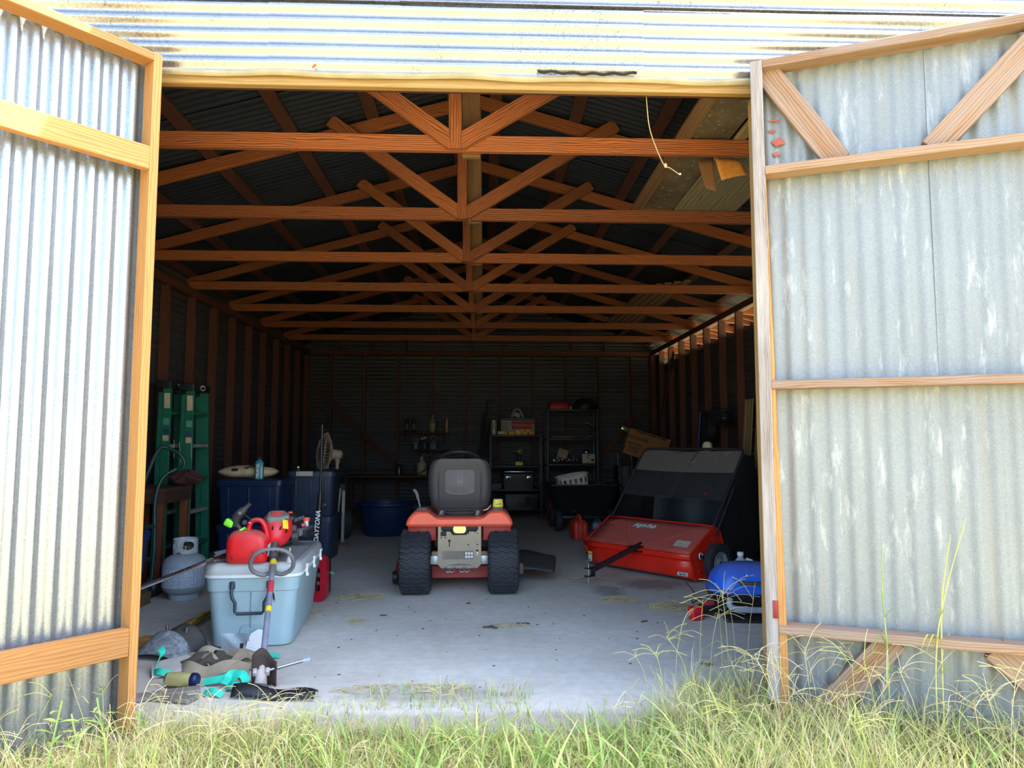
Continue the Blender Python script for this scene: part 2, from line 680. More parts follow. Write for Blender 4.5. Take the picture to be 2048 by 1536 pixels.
# knee brace boards in the back right corner
board('corner_brace', (XR + .02, 12.2, 1.2), (XR + .02, 10.9, 2.6), .089, .02, W_STUD, wr, wdir=(0, 1, 0))
for r in range(4):
    hs = 2.84 / 4
    for k in range(2):
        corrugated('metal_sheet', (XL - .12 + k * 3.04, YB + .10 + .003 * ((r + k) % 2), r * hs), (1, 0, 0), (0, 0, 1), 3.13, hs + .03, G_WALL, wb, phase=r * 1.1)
for i in range(10):
    x = -2.66 + i * .583
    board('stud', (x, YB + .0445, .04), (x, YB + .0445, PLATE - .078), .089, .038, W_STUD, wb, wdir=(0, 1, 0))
    if i < 9:
        xx = x + .12
        board('gable_stud', (xx, YB + .0445, PLATE), (xx, YB + .0445, raft(xx) - .03), .089, .038, W_STUD, wb, wdir=(0, 1, 0))
for zz in (.019, PLATE - .019, PLATE - .058):
    board('wall_plate', (XL, YB + .0445, zz), (XR, YB + .0445, zz), .089, .038, W_STUD, wb, wdir=(0, 1, 0))
board('corner_brace', (2.75, YB + .01, 1.8), (2.05, YB + .01, 1.0), .089, .02, W_STUD, wb)
board('corner_brace', (-2.95, YB + .01, 2.2), (-1.2, YB + .01, .5), .089, .02, W_STUD, wb)


def gable_sheet(par, y, z0, z1, mat, name='metal_sheet'):
    vs, fs = [], []
    m = int((z1 - z0) / _RIB * 8)
    for i in range(m + 1):
        z = z0 + (z1 - z0) * i / m
        hw = max(.02, (3.87 - z) / SLOPE)
        h = y + .0085 * math.cos(2 * PI * z / _RIB)
        vs += [(RIDGE_X - min(hw, 3.08), h, z), (RIDGE_X + min(hw, 3.08), h, z)]
    for i in range(m):
        fs.append((2 * i, 2 * i + 1, 2 * i + 3, 2 * i + 2))
    me = bpy.data.meshes.new(name)
    me.from_pydata(vs, [], fs)
    me.polygons.foreach_set('use_smooth', [True] * len(fs))
    me.materials.append(mat)
    return link(name, me, par)


gable_sheet(wb, YB + .105, 2.83, 3.86, G_WALL)

# front wall: header, jambs, siding sheets, the upper row added out of view to cast shade
def sheetrow(z0, z1, cuts, phase, mat):
    for k in range(len(cuts) - 1):
        corrugated('siding_sheet', (cuts[k], 3.188 - .003 * (k % 2), z0), (1, 0, 0), (0, 0, 1), cuts[k + 1] - cuts[k] + .04, z1 - z0, mat, wf, phase=phase, ns=14, wob=.0012, seed=k + 3, nper=10)


sheetrow(2.905, 3.262, (-3.12, -1.0, .70, 3.02), 2.2, G_FRONT)
sheetrow(3.25, 4.15, (-3.12, -.4, 3.02), .4, G_FRONT)  # unseen upper row, its height set to place the sun edge on the left door
for x0, x1 in ((-3.12, -1.52), (1.32, 3.02)):
    for r in range(4):
        corrugated('siding_sheet', (x0, 3.19 - .003 * (r % 2), r * .72), (1, 0, 0), (0, 0, 1), x1 - x0, .75, G_FRONT, wf)
    for x in (x0 + .05, (x0 + x1) / 2, x1 - .03):
        board('stud', (x, 3.245, .04), (x, 3.245, 2.8), .089, .038, W_STUD, wf, wdir=(0, 1, 0))
board('header', (-1.52, 3.222, 2.893), (1.30, 3.222, 2.893), .089, .038, W_HEAD, wf)
board('header', (-1.55, 3.262, 2.93), (1.33, 3.262, 2.93), .14, .038, W_STUD, wf)
# curled lower edge of the siding and its torn strip
B().grid(lambda a, b: (-1.50 + a * 2.8, 3.186 - .012 * math.sin(b * 3.0) - .004 * math.sin(a * 40), 2.912 - b * .032 - .004 * math.sin(a * 23)), 60, 5).obj('curled_edge', pm('drip_tan', '#948867', .6, .3), wf)
B().grid(lambda a, b: (.24 + a * .46, 3.17 - .018 * math.sin(b * 3) , 2.925 - b * .012 - .004 * math.sin(a * 31) - .008 * math.sin(a * 3)), 30, 4).obj('torn_strip', pm('torn_metal', '#3c3a38', .5, .4), wf)
board('jamb', (-1.54, 3.245, .0), (-1.54, 3.245, 2.85), .089, .038, W_STUD, wf, wdir=(0, 1, 0))
board('jamb', (1.285, 3.245, .0), (1.285, 3.245, 2.85), .089, .038, W_HEAD, wf, wdir=(0, 1, 0))

for _s, _x in ((-1, XL - .4), (1, XR + .4)):
    B().box((_x, YB + .22, 2.75), (.75, .03, .75)).obj('eave_end', G_WALL, wb)
# roof: sheets with ribs running down the slope, purlins
roof = struct('ceiling', 'underside of the dark corrugated metal gable roof on purlins')
_ca = math.atan(SLOPE)
for side in (-1, 1):
    u = Vector((side * math.cos(_ca), 0, -math.sin(_ca)))
    for k in range(15):
        y0 = 3.24 + k * .63
        v = Vector((0, 1, 0)) * (1 if side > 0 else 1)
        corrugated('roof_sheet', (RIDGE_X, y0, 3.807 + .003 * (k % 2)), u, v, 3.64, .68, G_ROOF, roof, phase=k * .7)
    for off in (.16, .74, 1.30, 1.88, 2.46, 2.98, 3.38):
        x = RIDGE_X + side * off
        z = raft(x) + .065
        for k in range(3):
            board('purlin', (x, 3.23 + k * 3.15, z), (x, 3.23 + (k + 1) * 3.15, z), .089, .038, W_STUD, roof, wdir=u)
    board('fascia', (RIDGE_X + side * 3.48, 3.24, 2.745), (RIDGE_X + side * 3.48, 12.7, 2.745), .20, .02, W_STUD, roof)
    for k in range(16):          # lookouts carrying the eave
        y = 3.5 + k * .6
        x1 = RIDGE_X + side * 3.05
        x2 = RIDGE_X + side * 3.46
        board('lookout', (x1, y, raft(x1) - .08), (x2, y, raft(x2) - .02), .089, .038, W_TRUSS, roof, wdir=(0, 0, 1))

for side in (-1, 1):
    B().box((0, 0, 0), (.36, 9.6, .004)).obj('ridge_cap', G_ROOF, roof, M=tr(RIDGE_X + side * .16, 8.04, 3.80) @ rot(y=side * 15.4))
# trusses, one every four feet
truss_lab = ['nearest the doorway, tallest in view', 'second from the doorway, under the leaning panel end', 'third from the doorway', 'fourth from the doorway',
             'fifth from the doorway', 'sixth from the doorway', 'seventh from the doorway, next to the back wall']
for i in range(7):
    y = 3.82 + 1.22 * i
    t = T('roof_truss', 'orange pine roof truss ' + truss_lab[i], 'truss', (0, y, 0), 0, 'wooden roof trusses')
    cx = RIDGE_X
    board('bottom_chord', (XL - .06, 0, PLATE + .0445), (XR + .06, 0, PLATE + .0445), .089, .038, W_TRUSS, t)
    for s in (-1, 1):
        xe = cx + s * 3.46
        board('rafter', (cx, .038, raft(cx)), (xe, .038, raft(xe)), .089, .038, W_TRUSS, t)
        xt = cx + s * .98
        xp = cx - .118 if s < 0 else cx - .05
        board_cut('web', (xp - s * .10, -.038, PLATE - .02), (xt + s * .05, -.038, raft(xt) + .065), .089, .038, W_TRUSS, t, [((0, 0, PLATE + .002), (0, 0, 1)), ((xp, 0, 0), (s, 0, 0))])
    board('king_post', (cx - .085, -.038, PLATE), (cx - .085, -.038, 3.70), .068, .038, W_TRUSS, t, wdir=(1, 0, 0))
    board('king_post', (cx + .0, .038 + .04, PLATE - .0), (cx + .0, .038 + .04, 3.68), .10, .038, W_TRUSS2, t, wdir=(1, 0, 0))
    if i == 1:
        B().tube([(cx - .03, -.02, PLATE + .012), (cx - .028, -.02, PLATE - .012)], [.016, .004], 8).obj('mud_nest', pm('mud', '#6a4c30', .95), t)

# ------------------------------------------------------------------ doors
def door(name, label, O, u, width, mats):
    d = struct(name, label)
    u = Vector((u[0], u[1], 0)).normalized()
    n = Vector((u.y, -u.x, 0))
    if n.y > 0:
        n = -n
    M = Matrix((u, -n if u.cross(-n).z > 0 else n, Vector((0, 0, 1)))).transposed().to_4x4()
    M.translation = Vector(O)
    d.matrix_local = M
    d['ysign'] = -1.0 if u.cross(-n).z > 0 else 1.0
    return d, d['ysign']


ZT = 2.925
d1, ys = door('door_1', 'wide open barn door of bright galvanised sheet on new pine framing', (-1.50, 3.165, 0), (-.656, -.755), 1.36, None)
f = ys * .0445
board('stile', (.019, f, .02), (.019, f, ZT), .089, .038, W_DOOR, d1, wdir=(0, 1, 0))
board('stile', (1.345, f, .02), (1.345, f, ZT), .089, .038, W_DOOR, d1, wdir=(0, 1, 0))
board('rail', (.038, f, ZT - .019), (1.32, f, ZT - .019), .089, .038, W_DOOR, d1, wdir=(0, 1, 0))
board('rail', (.038, ys * .07, 2.445), (1.32, ys * .07, 2.445), .105, .038, W_DOOR, d1, wdir=(0, 0, 1))
board('rail', (.038, ys * .07, .39), (1.32, ys * .07, .39), .115, .038, W_DOOR, d1, wdir=(0, 0, 1))
for k in range(2):
    corrugated('metal_sheet', (.0 + k * .66, ys * (-.012 - .003 * k), .0), (0, 0, 1), (1, 0, 0), ZT, .70, G_LDOOR, d1, pitch=.0762, amp=.0095, ns=20, wob=.0008, seed=k + 11, nper=14, flat=1.9)
d2, ys = door('door_2', 'wide open barn door of dull old galvanised sheet with weathered braces', (1.252, 3.17, 0), (.92, -.39), 1.36, None)
f = ys * .0445
ZR = 2.945
board('stile', (.014, f, .12), (.014, f, ZR), .089, .052, W_JAMB, d2, wdir=(0, 1, 0))
board('stile', (.056, f - ys * .004, .03), (.012, f - ys * .012, 2.9), .082, .045, W_DOOR, d2, wdir=(0, 1, 0))
board('stile', (1.345, f, .03), (1.345, f, ZR), .089, .038, W_DOOR_R, d2, wdir=(0, 1, 0))
for z in (ZR - .019, 2.43, 1.462, .415):
    board('rail', (.04, f, z), (1.325, f, z), .089, .038, W_DOOR_R, d2, wdir=(0, 1, 0))
for a, b in (((.06, 2.90), (.335, 2.46)), ((1.10, 2.86), (.72, 2.46)), ((.47, .39), (.16, .02)), ((.85, .39), (1.25, .02))):
    board('brace', (a[0], ys * .03, a[1]), (b[0], ys * .03, b[1]), .105, .038, W_DOOR_R, d2, wdir=(1, 0, 0), ext=.02)
for k, (a, w) in enumerate(((.02, .72), (.70, .68))):
    corrugated('metal_sheet', (a, ys * (-.012 + .003 * k), .0), (0, 0, 1), (1, 0, 0), ZR, w, G_RDOOR, d2, pitch=.0762, amp=.006, ns=20, wob=.0014, seed=k + 21, nper=10)
B().box((.030, ys * .092, .50), (.022, .004, .075), bev=.002).obj('hinge', pm('hinge_red', '#8a2f26', .6, .3), d2)
for (x, z, w, h) in ((.10, 2.585, .055, .03), (.075, 2.64, .035, .012), (.085, 2.69, .05, .008), (.09, 2.53, .03, .018), (.17, 2.74, .012, .035)):
    b = B()
    n = 9
    b.prism([(x + w * .5 * math.cos(k * 2 * PI / n) * (1 + .35 * math.sin(k * 5)), z + h * .6 * math.sin(k * 2 * PI / n) * (1 + .4 * math.cos(k * 3))) for k in range(n)], .0015, Matrix(((1, 0, 0, 0), (0, 0, ys, -ys * .004), (0, 1, 0, 0), (0, 0, 0, 1))))
    b.obj('paint_flake', pm('red_paint_flake', '#a0503f', .7), d2)
# ------------------------------------------------------------------ left cluster
M_BLACK = pm('black_plastic', '#1d1e20', .45)
M_DARK = pm('charcoal_plastic', '#303235', .5, dust=.25)
M_GREYP = pm('grey_plastic', '#6a6c6e', .5, dust=.2)
M_RED = pm('red_plastic', '#d81c24', .42, dust=.35)
M_WHITE = pm('white_plastic', '#e8e8e4', .45)
M_STEEL = pm('bright_steel', '#c3c7ca', .28, 1.0, var=.08)
M_YEL = pm('yellow_label', '#e6cf2a', .5)
M_LIME = pm('lime_plastic', '#7ee63a', .4)
M_ORANGE = pm('orange_cap', '#f0552a', .45)
M_ALU = pm('aluminium', '#b9bab4', .45, .6)
M_PRINT = pm('white_print', '#e4e6e4', .6)
M_INK = pm('black_print', '#141414', .6)

# cooler
ck = T('cooler', 'large pale blue grey camping cooler beside the doorway with tools piled on it', 'cooler', (-1.418, 4.85, 0), 5)
M_COOL = pm('cooler_blue', '#9db7bc', .5, var=.05)
M_LID = pm('cooler_lid', '#b3b9b8', .5, var=.06, dust=.4)
B().rloft([(.0, .42, .86, .05), (.012, .455, .90, .07), (.05, .465, .91, .07), (.33, .52, .95, .075), (.335, .535, .965, .075), (.385, .545, .975, .08), (.41, .55, .98, .08)], 6).obj('body', M_COOL, ck)
B().rloft([(.41, .555, .985, .08), (.415, .572, 1.0, .085), (.428, .572, 1.0, .085), (.432, .56, .99, .08)], 6).obj('rim', pm('cooler_rim', '#dfe7ea', .45), ck)
B().rloft([(.43, .565, .992, .085), (.445, .572, 1.0, .09), (.478, .565, .992, .09), (.494, .545, .97, .085), (.500, .51, .94, .08), (.4985, .46, .88, .07), (.494, .45, .87, .07)], 6).obj('lid', M_LID, ck)
for yy in (-.30, .0, .30):
    b = B()
    b.box((.292, yy, .425), (.012, .035, .075), bev=.004)
    b.box((.296, yy, .455), (.014, .065, .014), bev=.004)
    b.box((.295, yy, .395), (.016, .02, .02), bev=.003)
    b.obj('latch', M_WHITE, ck)
b = B()
hp = [(-.105, -.50, .375), (-.105, -.512, .33), (-.098, -.515, .30), (-.082, -.515, .275), (-.082, -.515, .225), (-.07, -.515, .212), (.07, -.515, .212), (.082, -.515, .225), (.082, -.515, .275), (.098, -.515, .30), (.105, -.512, .33), (.105, -.50, .375)]
b.tube(hp, .0095, 8)
hd = b.obj('handle', pm('handle_navy', '#27333f', .45), ck)
for s in (-1, 1):
    B().box((s * .105, -.49, .372), (.03, .03, .045), bev=.006).obj('handle_mount', pm('handle_navy', '#27333f', .45), hd)
B().tube([(0, -.478, .33), (0, -.468, .12)], .003, 6).obj('groove', pm('cooler_groove', '#7f979c', .6), ck)
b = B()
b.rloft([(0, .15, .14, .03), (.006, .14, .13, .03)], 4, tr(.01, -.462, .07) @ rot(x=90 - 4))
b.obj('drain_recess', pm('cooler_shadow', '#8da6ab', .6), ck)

# red jerry can with lime and black spout
gl = at(483, 1131, Z=.497)
gc = T('gas_can', 'dusty bright red plastic gas can with lime and black spout standing on the cooler', 'gas can', (gl.x, gl.y + .12, .4985), 6)
b = B()
b.rloft([(0, .20, .12, .035), (.008, .225, .15, .04), (.02, .236, .16, .045), (.125, .240, .16, .05), (.150, .228, .152, .055, -.002, 0), (.168, .195, .135, .055, -.008, 0), (.182, .15, .11, .05, -.015, 0), (.190, .10, .08, .035, -.02, 0)], 5)
b.obj('body', M_RED, gc)
b = B()
b.tube(bez([(-.005, 0, .175), (.003, 0, .222), (.02, 0, .243), (.05, 0, .247), (.075, 0, .235), (.098, 0, .19), (.112, 0, .125)], 5), .0145, 10, flat=(1.3, 1))
b.obj('handle', M_RED, gc)
for k in range(5):
    B().box((.058, -.0815, .075 - k * .008), (.06 - k * .004, .004, .003), bev=.001).obj('molded_rib', M_RED, gc)
text('SCEPTER', .026, pm('molded_red', '#b8141c', .45), gc, tr(-.01, -.0815, .028) @ rot(x=90), space=1.15)
B().lathe([(.014, 0), (.014, .002), (.010, .002), (.010, 0)], 20, tr(-.08, -.081, .03) @ rot(x=90)).obj('emblem', pm('molded_red', '#b8141c', .45), gc)
sp0, sp1, sp2, sp3 = Vector((-.045, 0, .178)), Vector((-.082, 0, .235)), Vector((-.075, -.01, .265)), Vector((.004, -.02, .345))
b = B()
b.cyl(sp0, sp0 + (sp1 - sp0) * .75, .026, .021, 14)
b.obj('spout_neck', M_BLACK, gc)
b = B()
b.cyl(sp0 + (sp1 - sp0) * .05, sp0 + (sp1 - sp0) * .22, .034, .034, 16)
b.box(tuple(sp0 + Vector((.035, -.005, .02))), (.02, .02, .008), rot(y=-35), bev=.003)
b.obj('collar', M_LIME, gc)
b = B()
b.tube([sp1 - Vector((0, 0, .02)), sp2, sp2 + (sp3 - sp2) * .25, sp2 + (sp3 - sp2) * .55, sp2 + (sp3 - sp2) * .72, sp3], [.022, .027, .028, .022, .013, .012], 12)
noz = b.obj('nozzle', M_DARK, gc)
B().tube([sp2 + (sp3 - sp2) * .35 + Vector((0, -.024, 0)), sp2 + (sp3 - sp2) * .35 + Vector((0, -.030, 0))], .010, 12).obj('button', M_GREYP, noz)
B().box((-.115, -.005, .232), (.055, .05, .045), rot(y=28), bev=.012, seg=3).obj('trigger', M_LIME, gc)
b = B()
b.tube(bez([(-.02, -.02, .30), (-.025, -.022, .285), (-.0, -.022, .262), (.022, -.022, .248), (.018, -.022, .23), (.0, -.022, .235)], 4), .002, 6)
b.obj('wire_clip', M_STEEL, gc)
B().cyl((-.022, -.01, .236), (-.022, -.03, .236), .014, .014, 14).obj('vent_cap', M_DARK, gc)
B().box((.1205, 0, .07), (.0015, .09, .07)).obj('label', pm('paper_label', '#c9d6da', .6), gc)

# red string trimmer, engine on the lid, head on the slab
P0, PE = at(521, 1362, Y=3.66), at(553, 1066, Y=4.56)
ax = (PE - P0).normalized()
LT = (PE - P0).length
MT = frame((0, 0, 0), ax, z=(0, 0, 1))
rt = T('string_trimmer', 'red engined string trimmer leaning down from the cooler lid with loop handle', 'trimmer', P0, R=MT)
M_TRED = pm('trimmer_red', '#e0242f', .4, dust=.25)
b = B()
b.lathe([(.028, -.11), (.045, -.105), (.082, -.06), (.101, -.01), (.106, .03), (.098, .078), (.075, .09)], 22, tr(LT, 0, .012) @ rot(y=90) @ Matrix.Diagonal((1, .92, 1, 1)))
hs = b.obj('engine_cover', M_TRED, rt)
for k in range(7):
    a = -.9 + k * .55
    B().box((LT - .062, math.sin(a) * .079, .012 + math.cos(a) * .082), (.022, .006, .012), rot(x=-math.degrees(a))).obj('cooling_slot', M_INK, hs)
b = B()
b.rloft([(0, .15, .12, .03), (.02, .15, .12, .03), (.032, .13, .10, .03)], 4, tr(LT + .045, 0, .075) @ rot(y=20))
b.box((LT + .03, -.05, .105), (.06, .05, .02), rot(y=20), bev=.005)
b.obj('top_cover', pm('trimmer_grey', '#7b776f', .6, dust=.3), rt)
B().box((0, 0, 0), (.058, .036, .003), bev=.001).obj('warning_label', M_YEL, rt, M=frame((LT - .040, -.056, .100), (.87, .1, .45), z=(-.42, -.50, .76)))
b = B()
b.box((LT + .02, -.10, .0), (.05, .04, .05), bev=.008)
b.box((LT + .0, -.11, -.035), (.08, .045, .06), bev=.01)
b.obj('carburetor', M_DARK, rt)
b = B()
b.tube([(LT - .24, 0, 0), (LT - .20, 0, 0), (LT - .15, 0, .0), (LT - .09, 0, .005)], [.024, .027, .022, .026], 12)
b.box((LT - .19, 0, -.03), (.05, .016, .04), bev=.006)
b.obj('grip', M_DARK, rt)
B().tube(bez([(LT - .1, -.03, -.02), (LT - .02, -.09, -.07), (LT + .03, -.11, -.03)], 5), .011, 8).obj('cable', M_BLACK, rt)
xh = LT - .345
b = B()
lp = bez([(xh + .03, 0, -.02), (xh, -.05, -.02), (xh, -.105, .015), (xh + .005, -.118, .07), (xh + .012, -.095, .125), (xh + .02, -.04, .150), (xh + .02, .04, .150), (xh + .012, .095, .125), (xh + .005, .118, .07), (xh, .105, .015), (xh, .05, -.02), (xh + .03, 0, -.02)], 4)
b.tube(lp, .0125, 10)
lh = b.obj('loop_handle', M_GREYP, rt)
b = B()
for k in range(6):
    b.tube([(xh + .006, -.072 + k * .024, .128 + .018 * math.sin((k + .5) / 6 * PI)), (xh + .006, -.066 + k * .024, .138 + .018 * math.sin((k + .5) / 6 * PI))], .0032, 6)
b.obj('grip_ridges', M_INK, lh)
B().cyl((0.05, 0, 0), (LT - .22, 0, 0), .0155, .0155, 14).obj('shaft', pm('shaft_grey', '#9296a4', .4, .3), rt)
B().cyl((xh - .02, 0, 0), (xh + .05, 0, 0), .0205, .0205, 14).obj('handle_clamp', M_GREYP, rt)
B().cyl((xh + .05, 0, 0), (xh + .09, 0, 0), .0195, .0195, 14).obj('warning_label', M_YEL, rt)
B().cyl((xh - .17, 0, 0), (xh - .08, 0, 0), .0175, .0175, 14).obj('red_label', pm('label_red', '#c0404a', .5), rt)
B().cyl((xh - .31, 0, 0), (xh - .275, 0, 0), .0172, .0172, 14).obj('yellow_label', M_YEL, rt)
B().box((xh - .20, -.022, .0), (.06, .012, .012), rot(z=10), bev=.003).obj('coupler_lever', M_STEEL, rt)
b = B()
b.cyl((.02, 0, 0), (.10, 0, 0), .018, .017, 12)
b.tube([(.06, 0, 0), (.0, 0, -.01), (-.06, 0, -.025)], [.024, .030, .034], 12)
b.box((.045, -.03, .01), (.03, .02, .03), bev=.004)
b.box((.045, .03, .01), (.03, .02, .03), bev=.004)
b.obj('gear_head', pm('dirty_gearbox', '#a49a92', .7, .2, var=.4), rt)
WI = (tr(*P0) @ MT).inverted()
b = B(WI)
b.grid(lambda a, c: (P0.x - .055 + .12 * a, P0.y + .035 + .03 * math.sin(a * PI), .006 + (.15 + .03 * math.sin(a * 5)) * c), 8, 5)
b.obj('rear_guard', pm('rusty_guard', '#3a2a22', .8, var=.4), rt, solid=.006)
b = B(WI)
b.grid(lambda a, c: (P0.x - .10 + .40 * a, P0.y - .03 - .10 * c - .05 * a, .012 + .045 * math.sin(c * PI) * (1 - .5 * a) + .010 * math.sin(a * 9)), 14, 6)
b.obj('guard', M_BLACK, rt, solid=.005)
b = B(WI)
b.lathe([(.0, .0), (.05, .0), (.055, .012), (.05, .03), (.02, .04), (.0, .04)], 20, tr(P0.x, P0.y - .05, .004))
b.obj('line_spool', M_DARK, rt)
b = B()
b.tube([(.05, -.03, .01), (.06, -.20, .05)], .008, 8)
b.obj('tube_arm', M_STEEL, rt)
B().cyl((.059, -.20, .05), (.0615, -.235, .058), .0105, .0105, 10).obj('clear_cap', pm('clear_cap', '#cfe0ea', .2, Transmission_Weight=.6), rt)

# black trimmer with orange caps, shaft running out over the near left corner
E2 = at(587, 1058, Y=5.06)
Q2 = at(446, 1112, Z=.535)
bx = (E2 - Q2).normalized()
bt = T('brush_trimmer', 'black engined trimmer with orange caps and long bright metal shaft on the cooler', 'trimmer', E2, R=frame((0, 0, 0), bx, z=(0, 0, 1)))
b = B()
b.sph((.0, .01, .075), (.075, .06, .05), 18, 10)
b.box((.0, .0, .02), (.13, .11, .08), bev=.02)
b.obj('engine_cover', M_BLACK, bt)
for k in range(6):
    B().box((-.045 + k * .018, -.048, .072), (.006, .012, .028), rot(x=25), bev=.002).obj('cooling_fin', M_GREYP, bt)
B().cyl((-.03, .0, .118), (-.03, .0, .128), .019, .017, 16).obj('orange_button', M_ORANGE, bt)
b = B()
b.rloft([(-.05, .10, .10, .02), (-.04, .12, .11, .03), (.0, .12, .11, .03), (.01, .10, .09, .02)], 4, tr(.035, -.06, .0))
b.obj('fuel_tank', M_DARK, bt)
B().cyl((.060, -.06, .01), (.066, -.06, .050), .017, .017, 14).obj('filler_neck', M_WHITE, bt)
B().cyl((.066, -.06, .046), (.070, -.06, .068), .026, .025, 16).obj('fuel_cap', M_ORANGE, bt)
b = B()
for i in range(5):
    for j in range(3):
        b.box((-.015 + i * .02, -.118, -.045 + j * .02), (.016, .006, .012), bev=.002)
b.obj('muffler_guard', pm('guard_black', '#26282a', .35), bt)
B().box((-.03, -.07, -.01), (.06, .04, .05), bev=.008).obj('carburetor', pm('carb_metal', '#a09a98', .4, .5), bt)
B().cyl((-.02, -.08, .03), (.0, -.10, .04), .014, .012, 12).obj('primer_bulb', pm('primer_pink', '#d8455c', .35), bt)
B().cyl((-.07, 0, 0), (-.30, 0, 0), .016, .014, 12).obj('clutch_tube', M_BLACK, bt)
B().cyl((-.30, 0, 0), (-1.55, 0, 0), .0127, .0127, 14).obj('shaft', M_STEEL, bt)
B().cyl((-.80, 0, 0), (-.86, 0, 0), .016, .016, 12).obj('coupler', M_DARK, bt)

# crumpled clear bag on the near left corner, dried weed and clear spout tip on the lid
rg = random.Random(5)
def crumple(name, label, cat, loc, size, mat, seed, n=14):
    r = random.Random(seed)
    ph = [r.uniform(0, 6) for _ in range(9)]
    def f(a, c):
        th, h = a * 2 * PI, c
        rr = math.sin(max(.02, min(.98, h)) * PI) ** .6
        rr *= 1 + .22 * math.sin(3 * th + ph[0] + 4 * h) + .15 * math.sin(7 * th + ph[1] - 7 * h)
        return (size[0] * rr * math.cos(th), size[1] * rr * math.sin(th), size[2] * (h * (1 + .18 * math.sin(4 * th + ph[2]))))
    o = B().grid(f, n * 2, n).obj(name, mat, None, 70, tr(*loc))
    return tag(o, label, cat)
bagp = at(432, 1122, Z=.50)
crumple('plastic_bag', 'crumpled clear plastic bag on the near left corner of the cooler lid', 'bag', (bagp.x + .03, bagp.y + .13, .4985), (.075, .05, .045), pm('clear_film', '#c9ccd0', .25, Transmission_Weight=.45), 3)
wp = at(574, 1126, Z=.50)
sp = T('funnel_tip', 'small clear cone shaped spout tip on the cooler lid by the trimmer grip', 'spout', (wp.x, wp.y + .06, .4945), 0)
B().lathe([(.026, 0), (.02, .012), (.010, .045), (.0045, .05), (.004, .085), (.0035, .085), (.0035, .05), (.008, .043), (.018, .010), (.022, 0)], 16).obj('cone', pm('cloudy_plastic', '#d9dad0', .3, Transmission_Weight=.4), sp)

# propane cylinder
pp = T('propane_cylinder', 'grey blue propane cylinder with printed label standing left of the cooler', 'gas cylinder', (-2.345, 5.80, 0), 10)
M_PROP = pm('propane_grey', '#a3b2ba', .5, var=.1, dust=.2)
B().lathe([(.06, .035), (.115, .042), (.15, .075), (.163, .11), (.163, .255), (.157, .285), (.135, .315), (.095, .338), (.05, .348), (.0, .35)], 40).obj('tank', M_PROP, pp)
B().lathe([(.105, .0), (.11, .0), (.112, .05), (.107, .05)], 32).obj('foot_ring', M_PROP, pp)
lab = NT('propane_print')
_v = lab.coord((1, 1, 1))
_br = lab.n('TexBrick', i_Scale=1.0)
_mp = lab.n('Mapping')
_tc = lab.n('TexCoord')
lab.l(_tc.outputs['UV'], _mp.inputs['Vector'])
lab.l(_mp.outputs[0], _br.inputs['Vector'])
_br.inputs['Color1'].default_value = C('#eef2f4')
_br.inputs['Color2'].default_value = C('#dde5ea')
_br.inputs['Mortar'].default_value = C('#6a82a0')
_br.inputs['Mortar Size'].default_value = .14
_br.offset = 0.0
_br.inputs['Brick Width'].default_value = 6.5
_br.inputs['Row Height'].default_value = .75
_nz = lab.noise(_mp.outputs[0], 1.6, 3)
lab.set(lab.mix(lab.ramp(_nz, [(.45, (0, 0, 0)), (.55, (1, 1, 1))]), _br.outputs[0], C('#b3c2d0')), .5)
def uvgrid(name, f, nu, nv, mat, parent, su, sv):
    me = bpy.data.meshes.new(name)
    vs = [f(i / nu, j / nv) for j in range(nv + 1) for i in range(nu + 1)]
    fs = [(j * (nu + 1) + i, j * (nu + 1) + i + 1, (j + 1) * (nu + 1) + i + 1, (j + 1) * (nu + 1) + i) for j in range(nv) for i in range(nu)]
    me.from_pydata(vs, [], fs)
    uv = me.uv_layers.new()
    for p in me.polygons:
        p.use_smooth = True
        for li in p.loop_indices:
            k = me.loops[li].vertex_index
            uv.data[li].uv = ((k % (nu + 1)) / nu * su, (k // (nu + 1)) / nv * sv)
    me.materials.append(mat)
    return link(name, me, parent)
for k, (a0, a1) in enumerate(((-2.75, -1.95), (-1.92, -1.62), (-1.60, -.80), (-.77, -.3))):
    uvgrid('printed_label', lambda a, b: (.1642 * math.cos(a0 + (a1 - a0) * a), .1642 * math.sin(a0 + (a1 - a0) * a), .10 + .145 * b), 14, 2, lab.m, pp, 10 * (a1 - a0), 9)
b = B()
def colr(a, c):
    th = a * 2 * PI
    return (.088 * math.cos(th), .088 * math.sin(th), .345 + .115 * c)
nu, nv = 288, 48
vs = [colr(i / nu, j / nv) for j in range(nv + 1) for i in range(nu)]
fs = []
for j in range(nv):
    for i in range(nu):
        hole = False
        for ci, cj, ri, rj in ((30, 4.2, 2.6, 1.6), (39, 4.6, 4.5, 2.2), (36, 7.6, 2.2, 1.6), (9, 4, 6, 2.4), (33, 0, 2, 1.2)):
            di = min(abs(i + .5 - ci * 6), nu - abs(i + .5 - ci * 6))
            if (di / ri / 6) ** 2 + ((j + .5 - cj * 6) / rj / 6) ** 2 < 1:
                hole = True
        if not hole:
            fs.append((j * nu + i, j * nu + (i + 1) % nu, (j + 1) * nu + (i + 1) % nu, (j + 1) * nu + i))
b._add(vs, fs)
b.obj('collar', pm('collar_grey', '#c3c9c8', .5), pp, solid=.005)
b = B()
b.cyl((0, 0, .34), (0, 0, .40), .02, .018, 12)
b.cyl((0, 0, .385), (.05, -.02, .385), .012, .012, 10)
b.obj('valve', pm('brass_valve', '#a8936a', .4, .8), pp)

